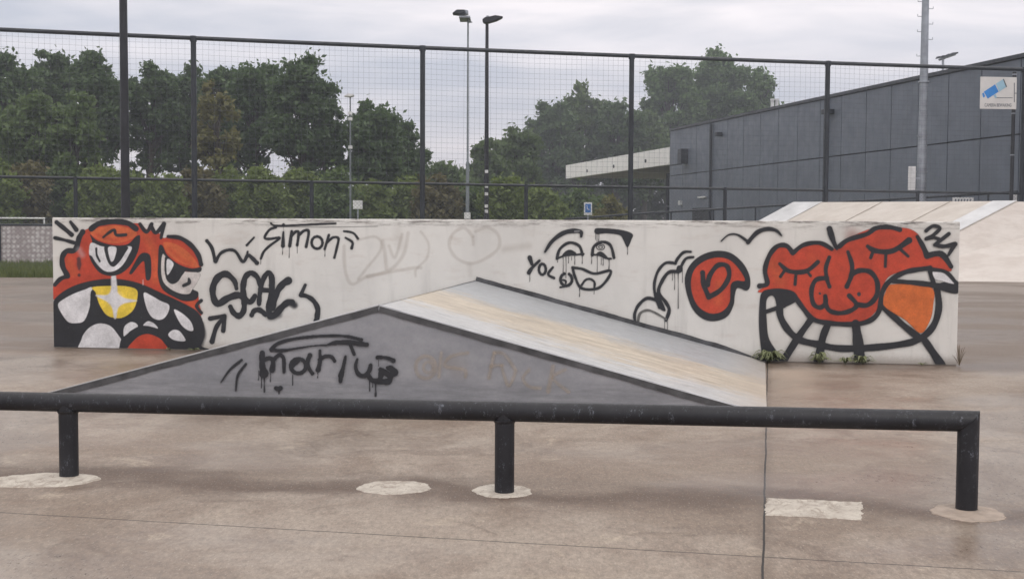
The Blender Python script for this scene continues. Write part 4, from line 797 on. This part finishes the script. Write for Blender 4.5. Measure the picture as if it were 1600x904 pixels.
b = MB(); b.box((p[0]-.13, p[1]-.2, D(732, 342, 52)[2]), (p[0]+.13, p[1]-.09, D(732, 332, 52)[2])); b.build('control_box', MAT_PALE, fl, bevel=.01)
# short white floodlight with sign
p = D(547.5, 300, 50); sf = empty('floodlight_mast', (p[0], p[1], 0), 'thin pale floodlight mast in front of the dark trees, left of centre', 'floodlight')
z1 = D(547, 152, 50)[2]; b = MB(); b.tube([(p[0], p[1], 0), (p[0], p[1], D(547, 230, 50)[2]), (p[0], p[1], z1)], [.045, .038, .026], 8); b.build('column', MAT_MAST, sf, smooth=True)
h6 = lambda x, y: D(x, y, 50)
b = MB(); b.prism([q+np.array([0, -.2, 0]) for q in (h6(538, 151), h6(545, 147), h6(553, 148), h6(552, 151), h6(546, 152))], (0, .4, 0)); b.build('flood_lamp', MAT_PALE, sf, bevel=.01)
for y in (177, 186, 230): b = MB(); b.tube([(p[0], p[1], D(547, y, 50)[2]-.06), (p[0], p[1], D(547, y, 50)[2]+.06)], .085, 8); b.build('clamp', MAT_PALE, sf, smooth=True)
def board(name, x0, y0, x1, y1, dist, label, cat, mat, th=.03, posts=True):
    a = D(x0, y0, dist); c = D(x1, y1, dist); e = empty(name, ((a[0]+c[0])/2, dist, 0), label, cat)
    b = MB(); b.box((a[0], dist-th, c[2]), (c[0], dist, a[2])); o = b.build('board', mat, e, bevel=.006)
    if posts: b = MB(); b.tube([((a[0]+c[0])/2, dist+.035, 0), ((a[0]+c[0])/2, dist+.035, a[2]-.04)], .03, 8); b.build('post', MAT_GALV, e, smooth=True)
    return e, a, c
board('notice_board', 551.5, 313, 566.5, 326.5, 49.6, 'small white notice plate beside the thin pale mast', 'sign', MAT_PALE)
e_, a, c = board('parking_sign', 912.5, 316, 925, 336, 49, 'small blue and white square sign under the canopy end', 'sign', MAT_PALE)
MAT_BLUE = simple('sign_blue', (.03, .14, .42), .5, .1, 5); b = MB(); b.box((a[0]+.05, 48.955, c[2]+.1), (c[0]-.05, 48.965, a[2]-.06)); b.build('blue_panel', MAT_BLUE, e_)
b = MB(); q = D(918.5, 325, 48.95); b.tube([(q[0]-.03, 48.945, q[2]+.05), (q[0]-.02, 48.945, q[2]-.04), (q[0]+.06, 48.945, q[2]-.06)], .018, 6); b.tube([(q[0]-.035, 48.945, q[2]+.075), (q[0]-.035, 48.945, q[2]+.1)], .02, 6); b.build('symbol', MAT_PALE, e_)
# galvanised light mast, right
p = D(1439.5, 300, 44.5); gmst = empty('light_mast', (p[0], p[1], 0), 'tall tapered galvanised steel mast with climbing pegs in front of the charcoal hall', 'light mast')
b = MB(); b.tube([(p[0], p[1], 0), (p[0], p[1], D(1440, 105, 44.5)[2]), (p[0], p[1], 14)], [.195, .135, .09], 16); b.build('column', MAT_GALV, gmst, smooth=True)
for k, y in enumerate((3, 14, 26, 38, 50, 62, 88)):
    z = D(1440, y, 44.5)[2]; sg = 1 if k % 2 else -1
    b = MB(); b.tube([(p[0]+sg*.1, p[1]-.02, z), (p[0]+sg*.27, p[1]-.02, z), (p[0]+sg*.27, p[1]-.02, z+.07)], .014, 6); b.build('climbing_peg', MAT_GALV, gmst)
for y in (128, 212, 268): z = D(1440, y, 44.5)[2]; b = MB(); b.tube([(p[0], p[1], z-.03), (p[0], p[1], z+.03)], .19, 16); b.build('clamp_band', MAT_GALV, gmst, smooth=True)
b = MB(); a = D(1419, 260, 44.3); c = D(1429, 297, 44.3); b.box((a[0], 44.2, c[2]), (c[0], 44.3, a[2])); b.build('cabinet', MAT_PALE, gmst, bevel=.01)
b = MB(); b.box((c[0]-.01, 44.24, (a[2]+c[2])/2-.03), (p[0]-.1, 44.28, (a[2]+c[2])/2+.03)); b.build('bracket', MAT_GALV, gmst)
b = MB(); b.box((p[0]-1, p[1]-.2, 14), (p[0]+1, p[1]+.2, 14.3)); b.build('lamp_bar', MAT_GALV, gmst)
# small floodlight beyond the hall roof
p = D(1473, 120, 125); ff = empty('floodlight_mast', (p[0], p[1], 0), 'small distant floodlight head rising just above the roof of the hall', 'floodlight')
b = MB(); b.tube([(p[0], p[1], 0), (p[0], p[1], D(1473, 93, 125)[2])], .12, 8); b.build('column', MAT_GALV, ff, smooth=True)
h7 = lambda x, y: D(x, y, 125)
b = MB(); b.tube([h7(1467, 94), h7(1493, 85)], .12, 6); b.build('cross_arm', MAT_GALV, ff)
for x, y in ((1468, 90.5), (1475, 89), (1484, 86.5), (1491, 84.5)):
    b = MB(); q = h7(x, y); b.prism([q+np.array(v) for v in ((-.35, -.3, -.12), (.3, -.3, .02), (.3, -.3, .16), (-.28, -.3, .1))], (0, .5, 0)); b.build('flood_lamp', MAT_FENCE, ff, bevel=.02)
# ---------------------------------------------------------------- camera surveillance sign
sg_d = Yf(px2X(1560))-.35
def sp(x, y, o=0): q = D(x, y, sg_d); q[1] -= o; return q
sgn = empty('camera_sign', tuple(sp(1582, 400)*np.array([1, 1, 0])), 'white surveillance sign with a blue camera picture and CAMERA BEWAKING lettering on a black post', 'sign')
b = MB(); q = sp(1582, 300); b.tube([(q[0], q[1]+.09, 0), (q[0], q[1]+.09, sp(1582, 112)[2])], .062, 12); b.build('post', MAT_BLACK, sgn, smooth=True)
for y in (116, 177, 242): b = MB(); z = sp(1582, y)[2]; b.tube([(q[0], q[1]+.09, z-.02), (q[0], q[1]+.09, z+.02)], .074, 12); b.build('clamp', MAT_GALV, sgn, smooth=True)
b = MB(); cs = [sp(1531, 170), sp(1588, 171), sp(1589, 121), sp(1532, 120)]; b.prism(cs, (0, .02, 0)); MAT_SIGN = simple('sign_white', (.62, .60, .59), .5, .07, 3); b.build('board', MAT_SIGN, sgn, bevel=.008)
MAT_LBLUE = simple('sign_light_blue', (.30, .48, .60), .5, .1, 5); MAT_BLUE2 = simple('sign_mid_blue', (.03, .22, .60), .5, .12, 5); MAT_GREY = simple('sign_grey', (.10, .11, .13), .6, .1, 5)
X5 = lambda x, y: (1500+x/8.22, 90+y/8.22)
def flat(name, pts, mat, o): b = MB(); b.prism([sp(*X5(*q), o) for q in pts], (0, .003, 0)); return b.build(name, mat, sgn)
flat('camera_picture', [(305, 440), (450, 345), (495, 440), (355, 530)], MAT_BLUE2, .006); flat('camera_picture', [(283, 465), (305, 450), (322, 500), (300, 518)], MAT_BLUE2, .006)
flat('camera_picture', [(462, 335), (550, 280), (598, 378), (502, 440)], MAT_LBLUE, .006); flat('camera_picture', [(550, 280), (562, 275), (604, 375), (592, 384)], MAT_GREY, .010)
flat('camera_picture', [(455, 514), (675, 514), (675, 521), (455, 521)], MAT_GREY, .006); flat('camera_picture', [(430, 486), (460, 470), (470, 520), (450, 521)], MAT_LBLUE, .010)
flat('camera_picture', [(692, 325), (702, 325), (702, 575), (692, 575)], MAT_GREY, .006); flat('camera_picture', [(704, 454), (730, 454), (730, 464), (704, 464)], MAT_GREY, .006)
cu = bpy.data.curves.new('lettering', 'FONT'); cu.body = 'CAMERA BEWAKING'; cu.size = 1; cu.extrude = .002; cu.align_x = 'CENTER'
to = bpy.data.objects.new('tmp', cu); COL.objects.link(to); bpy.context.view_layer.update()
me = bpy.data.meshes.new_from_object(to.evaluated_get(bpy.context.evaluated_depsgraph_get())); bpy.data.objects.remove(to)
co = np.zeros(len(me.vertices)*3); me.vertices.foreach_get('co', co); co = co.reshape(-1, 3); c0 = sp(*X5(488, 632)); c1 = sp(*X5(660, 632)); wd_ = (c1[0]-c0[0])*2; hgt = sp(*X5(488, 588))[2]-c0[2]
sx_ = wd_/(co[:, 0].max()-co[:, 0].min()); sz_ = hgt/(co[:, 1].max()-co[:, 1].min())
nc = np.stack([c0[0]+co[:, 0]*sx_, c0[1]-.004-co[:, 2], c0[2]+co[:, 1]*sz_], 1)-base_of(sgn); me.vertices.foreach_set('co', nc.ravel()); me.update()
lt = bpy.data.objects.new('lettering', me); COL.objects.link(lt); lt.parent = sgn; me.materials.append(MAT_GREY)
# perforated pale boards just above the bank ramp
def perforated(name, x0, y0, x1, y1, dist, label):
    a = D(x0, y0, dist); c = D(x1, y1, dist); b = MB(); n = 7
    b.box((a[0], dist, .0), (a[0]+.04, dist+.05, a[2])); b.box((c[0]-.04, dist, 0), (c[0], dist+.05, a[2]))
    b.box((a[0]+.04, dist+.002, a[2]-.05), (c[0]-.04, dist+.04, a[2])); b.box((a[0]+.04, dist+.002, c[2]-.05), (c[0]-.04, dist+.04, c[2]))
    for i in range(n):
        x = a[0]+(c[0]-a[0])*(i+.5)/n; b.box((x-.02, dist+.01, c[2]), (x+.02, dist+.03, a[2]-.05))
    return tag(b.build(name, MAT_PALE), label, 'barrier')
perforated('crowd_barrier', 1489, 308.5, 1521, 318, 43.6, 'pale barred barrier peeping above the bank ramp right of the mast')
perforated('crowd_barrier', 1578, 304, 1589, 318, 43.0, 'narrow pale barred barrier above the bank ramp at the foot of the camera sign post')
# ---------------------------------------------------------------- boarding and goal, far left
def perf_mat():
    m = M_('pale_mesh_boarding'); v = m.n.new('ShaderNodeTexVoronoi'); v.inputs['Scale'].default_value = 6.5; v.inputs['Randomness'].default_value = .35; m.L(m.pos(), v.inputs[0])
    c = m.mix(m.mr(v.outputs[0], .25, .55), (.62, .58, .58), (.36, .31, .31)); m.col(c).rough(.7); return m.m
q0 = D(-60, 412, 41.5); q1 = D(260, 412, 42.5)
bo = empty('pitch_boarding', (q0[0], q0[1], 0), 'long pale patterned boarding with dark top rail beside the grass at the left edge', 'boarding')
dq = (q1-q0); dq[2] = 0; Lq = np.linalg.norm(dq); dq /= Lq; nq = np.array([dq[1], -dq[0], 0]); zb = D(40, 352.5, 41.8)[2]
b = MB(); b.box((0, 0, .1), (Lq, .05, zb), (dq, -nq, np.array([0, 0, 1.])), np.array([q0[0], q0[1], 0])); b.build('panel', perf_mat(), bo)
b = MB(); b.tube([np.array([q0[0], q0[1], zb+.03]), np.array([q0[0], q0[1], zb+.03])+dq*Lq], .035, 8); b.build('top_rail', MAT_FENCE, bo, smooth=True)
for x in (-58, 1, 130, 255):
    t = VP(x, 380, np.array([q0[0], q0[1], 0]), np.array([q0[0], q0[1], 0])+dq); b = MB(); b.tube([(t[0], t[1]-.07, 0), (t[0], t[1]-.07, zb+.02)], .045, 8); b.build('post', MAT_FENCE, bo, smooth=True)
gz = 52; ga = D(69, 341, gz); gb = D(-75, 341, gz); zg = ga[2]
go = empty('football_goal', ((ga[0]+gb[0])/2, gz, 0), 'small white football goal behind the boarding at the left edge', 'goal')
gb[2] = zg
for x in (ga[0], gb[0]): b = MB(); b.tube([(x, gz, 0), (x, gz, zg-.031)], .035, 8); b.build('upright', MAT_PALE, go, smooth=True)
b = MB(); b.tube([(gb[0]-.035, gz, zg), (ga[0]+.035, gz, zg)], .035, 8); b.build('crossbar', MAT_PALE, go, smooth=True)
b = MB()
for k in range(25): x = gb[0]+(ga[0]-gb[0])*k/24; b.tube([(x, gz+.04, zg), (x, gz+.6, zg), (x, gz+1.2, 0)], .004, 3, False)
for k in range(10): t = k/9; b.tube([(gb[0], gz+.6+.6*t, zg*(1-t)+.01), (ga[0], gz+.6+.6*t, zg*(1-t)+.01)], .004, 3, False)
b.build('net', MAT_NET, go)
# ---------------------------------------------------------------- grass
r = np.random.RandomState(3); b = MB(); vs = []; fs = []
n = 16000
X = r.uniform(-21, -9.5, n); Yy = 33.0+.01*X+r.uniform(.05, 1, n)**1.4*9.2
for i in range(n):
    h = r.uniform(.10, .26)*(1.5 if r.rand() < .06 else 1); a = r.uniform(0, 6.28); w_ = r.uniform(.012, .03); lx, ly = r.uniform(-.09, .09, 2); k = len(vs)
    vs += [(X[i]-w_*math.cos(a), Yy[i]-w_*math.sin(a), -.03), (X[i]+w_*math.cos(a), Yy[i]+w_*math.sin(a), -.03), (X[i]+lx, Yy[i]+ly, h)]; fs.append((k, k+1, k+2))
b.add(vs, fs); tag(b.build('grass', leaf_mat('grass_blades', (.07, .095, .025), (.13, .15, .05), .35)), kind='stuff')
# ---------------------------------------------------------------- trees
def quads(P, size, r, flat=.0):
    n = len(P); d = r.normal(size=(n, 3)); d /= np.linalg.norm(d, axis=1)[:, None]; e2 = np.cross(d, r.normal(size=(n, 3))); e2 /= np.linalg.norm(e2, axis=1)[:, None]
    s = size*r.uniform(.55, 1.25, n)[:, None]; a = d*s; c = e2*s*.55
    return np.stack([P-a, P+c, P+a*1.1, P-c], 1).reshape(-1, 3)
def mesh_np(name, V_, nper, mat, parent):
    me = bpy.data.meshes.new(name); V_ = V_-base_of(parent); me.vertices.add(len(V_)); me.vertices.foreach_set('co', V_.ravel()); nf = len(V_)//nper
    me.loops.add(len(V_)); me.loops.foreach_set('vertex_index', np.arange(len(V_), dtype=np.int32)); me.polygons.add(nf)
    me.polygons.foreach_set('loop_start', np.arange(0, len(V_), nper, dtype=np.int32)); me.polygons.foreach_set('loop_total', np.full(nf, nper, np.int32)); me.update(calc_edges=True)
    me.materials.append(mat); o = bpy.data.objects.new(name, me); COL.objects.link(o); o.parent = parent; return o
MAT_BARK = simple('bark', (.06, .05, .042), .9, .3, 5, 0, .3)
LM = {'dark': leaf_mat('dark_oak_leaves', (.048, .084, .038), (.088, .135, .052), .4), 'mid': leaf_mat('mid_green_leaves', (.064, .104, .038), (.108, .155, .052), .4),
      'olive': leaf_mat('olive_leaves', (.115, .115, .040), (.165, .155, .055), .4), 'poplar': leaf_mat('poplar_leaves', (.066, .118, .045), (.125, .19, .07), .4),
      'bush': leaf_mat('bush_leaves', (.092, .130, .034), (.155, .200, .055), .4), 'brush': leaf_mat('brown_bush_leaves', (.085, .078, .034), (.13, .115, .048), .3), 'far': leaf_mat('far_wood_leaves', (.035, .05, .028), (.055, .07, .035), .3)}
def tree(cx, top, hw, dist, kind, label, low=.28, seed=0, dens=1., name='tree', group='trees behind the pitch', cat='tree', leaf=.15, nl=60, lr=(.10, .24)):
    r = np.random.RandomState(seed); x = D(cx, 400, dist)[0]; H = D(cx, top, dist)[2]; R = hw*dist/F
    t = empty(name, (x, dist, 0), label, cat, group); z0 = H*low; zc = (H+z0)/2; hz = (H-z0)/2
    b = MB(); r0 = .018*H+.06; lean = r.uniform(-.03, .03)*H
    tr_ = [(x, dist, -.05), (x+lean*.3, dist, H*.3), (x+lean*.7, dist+.1, H*.6), (x+lean, dist, H*.86)]
    b.tube(tr_, [r0*1.15, r0*.85, r0*.5, r0*.14], 8)
    C_ = []; 
    for i in range(nl):
        # points through an uneven ellipsoid, more of them near its skin
        v = r.normal(size=3); v /= np.linalg.norm(v)
        if v[2] < -.15 and low > .15 and r.rand() < .22: v[2] = abs(v[2])
        k = r.uniform(.2, 1)**.5
        top_ = 1-.16*max(v[2], 0)*abs(math.sin(v[0]*4+seed)); c = np.array([x+lean*.6+v[0]*R*k*.86, dist+v[1]*R*k*.86, zc+v[2]*hz*k*.88*top_]); C_.append(c)
        if i % 3 == 0:
            zs = min(c[2]-r.uniform(.05, .3)*H, H*.75); zs = max(zs, H*.15); s = (x+lean*zs/H, dist, zs); m_ = (np.array(s)+c)/2+np.array([0, 0, -.02*H]); b.tube([s, m_, c], [r0*.34, r0*.2, r0*.07], 5, False)
    b.build('trunk', MAT_BARK, t, smooth=True)
    V_ = []
    for c in C_:
        rad = min(R, hz)*r.uniform(*lr); n = int(dens*2.6*4*math.pi*rad*rad/(leaf*leaf*1.1)); u = r.normal(size=(n, 3)); u /= np.linalg.norm(u, axis=1)[:, None]
        k = np.abs(r.normal(.72, .33, (n, 1))); P = c+u*k*rad*np.array([1.1, 1.1, .8]); 
        tw = r.rand(n) < .06; P[tw] = c+u[tw]*rad*r.uniform(1.1, 1.9, (tw.sum(), 1)); V_.append(quads(P, leaf, r))
    mesh_np('crown', np.concatenate(V_), 4, LM[kind], t); return t
T = 'trees behind the pitch'
TL = [(18, 66, 62, 70, 'dark', 'dark broad tree at the left edge of the picture'), (88, 54, 52, 74, 'dark', 'tall dark tree second from the left edge'), (150, 48, 56, 70, 'dark', 'tall dark tree just left of the thick lamp column'),
 (232, 72, 50, 72, 'dark', 'dark tree just right of the thick lamp column'), (292, 84, 46, 76, 'dark', 'dark tree behind the second tall fence post'),
 (345, 74, 46, 72, 'dark', 'dark tree behind the olive brown tree'), (405, 72, 58, 70, 'dark', 'broad dark tree right of the olive brown tree'), (470, 70, 60, 66, 'dark', 'large dark tree at the right of the tall left clump'), (512, 120, 38, 68, 'dark', 'dark tree bulging over the thin pale mast'),
 (580, 140, 55, 66, 'dark', 'lower dark tree just right of the thin pale mast'), (632, 170, 44, 70, 'dark', 'dark tree left of the middle tall fence post'),
 (60, 128, 62, 62, 'mid', 'mid green tree in front of the dark trees at far left'), (118, 118, 44, 60, 'mid', 'mid green tree left of the thick lamp column, in front of the dark ones'), (340, 96, 38, 60, 'olive', 'olive brown tree in front of the dark clump')]
for i, (cx, top, hw, d_, kd, lab) in enumerate(TL): tree(cx, top, hw, d_, kd, lab, seed=i+1, low=.26 if kd != 'olive' else .12, dens=1.05, nl=105 if hw > 45 else 84)
TR = [(700, 238, 44, 88, 'mid', 'low green tree just right of the middle tall fence post', .1), (762, 198, 36, 92, 'mid', 'green tree behind the slim black lamp post', .15), (808, 184, 46, 96, 'mid', 'green tree right of the slim black lamp post', .15),
 (868, 142, 48, 134, 'dark', 'dark tree above the left end of the canopy', .2), (905, 120, 46, 140, 'mid', 'tall rounded tree above the canopy', .2), (960, 130, 48, 138, 'dark', 'dark tree left of the tall fence post by the canopy', .2), (1005, 150, 44, 142, 'mid', 'green tree at the left foot of the tall poplars', .2),
 (1048, 70, 50, 150, 'poplar', 'tall poplar left of the pair above the hall', .3), (1122, 62, 54, 154, 'poplar', 'tallest poplar in the middle above the hall', .3), (1176, 88, 50, 150, 'poplar', 'tall poplar at the right of the group above the hall', .3), (1222, 146, 22, 158, 'poplar', 'small poplar top beside the roof vents', .3), (1297, 151, 13, 160, 'dark', 'tiny tree top poking above the hall roof', .3)]
for i, (cx, top, hw, d_, kd, lab, low) in enumerate(TR): tree(cx, top, hw, d_, kd, lab, seed=40+i, low=low, leaf=.2 if d_ < 120 else .28, dens=1., nl=(120 if hw > 30 else 40), lr=(.10, .24))
BU = 'bushes behind the pitch'
k = 0
bl = [(-5, 238), (48, 232), (100, 240), (150, 246), (205, 252), (258, 258), (312, 250), (362, 256), (415, 246), (468, 256), (522, 262), (575, 270), (628, 268), (682, 262), (735, 272), (790, 268), (842, 276)]
near = ['at the left edge', 'second from the left edge', 'left of the first short fence post', 'just left of the thick lamp column', 'just right of the thick lamp column', 'left of the second tall fence post', 'right of the second tall fence post', 'under the olive brown tree', 'left of the second short fence post', 'behind the second short fence post', 'left of the thin pale mast', 'just right of the small notice plate', 'left of the middle tall fence post', 'right of the middle tall fence post', 'at the foot of the tall thin floodlight', 'right of the slim black lamp post', 'behind the third short fence post']
for i, (x, y) in enumerate(bl):
    tree(x, y, 40, 55+(i*7 % 5), 'brush' if i in (1, 6, 13) else 'bush' if i % 4 != 2 else 'mid', ('brownish' if i in (1, 6, 13) else 'light green') + ' bush ' + near[i], seed=90+i, low=.0, name='bush', group=BU, cat='bush', leaf=.13, nl=80, dens=.7, lr=(.16, .38))
tree(958, 300, 26, 60, 'olive', 'yellowish bush under the canopy, right of the blue sign', seed=130, low=0, name='bush', group=BU, cat='bush', leaf=.13, nl=30, lr=(.3, .5))
tree(932, 296, 22, 66, 'mid', 'small green bush behind the blue sign', seed=132, low=0, name='bush', group=BU, cat='bush', leaf=.14, nl=30, lr=(.3, .5))
tree(893, 292, 36, 64, 'mid', 'green bush left of the blue sign', seed=131, low=0, name='bush', group=BU, cat='bush', leaf=.14, nl=36, lr=(.3, .5))
# far wood that closes the view
r = np.random.RandomState(5); n = 30000; X = r.uniform(-75, 26, n); Hh = np.where(X < -14, 4.6, 7.6)+1.1*np.sin(X*.35)+.8*np.sin(X*.9+1); P = np.stack([X, 165+r.uniform(-4, 4, n), r.uniform(0, 1, n)**.8*Hh], 1)
fw = bpy.data.objects.new('far_wood', None)
me = bpy.data.meshes.new('far_wood'); V_ = quads(P, .5, r); me.from_pydata([tuple(q) for q in V_], [], [tuple(range(4*i, 4*i+4)) for i in range(n)]); me.materials.append(LM['far'])
fw = bpy.data.objects.new('far_wood', me); COL.objects.link(fw); tag(fw, kind='stuff')

# ---------------------------------------------------------------- damp air
hm = bpy.data.materials.new('damp_haze'); hm.use_nodes = True; t_ = hm.node_tree; t_.nodes.clear()
pv = t_.nodes.new('ShaderNodeVolumePrincipled'); pv.inputs['Color'].default_value = (.80, .84, .92, 1); pv.inputs['Density'].default_value = .0013; pv.inputs['Anisotropy'].default_value = .2
ho = t_.nodes.new('ShaderNodeOutputMaterial'); t_.links.new(pv.outputs[0], ho.inputs['Volume'])
b = MB(); b.box((-405, -45, -1.2), (405, 705, 24)); hz_ = b.build('haze', hm); tag(hz_, kind='stuff')
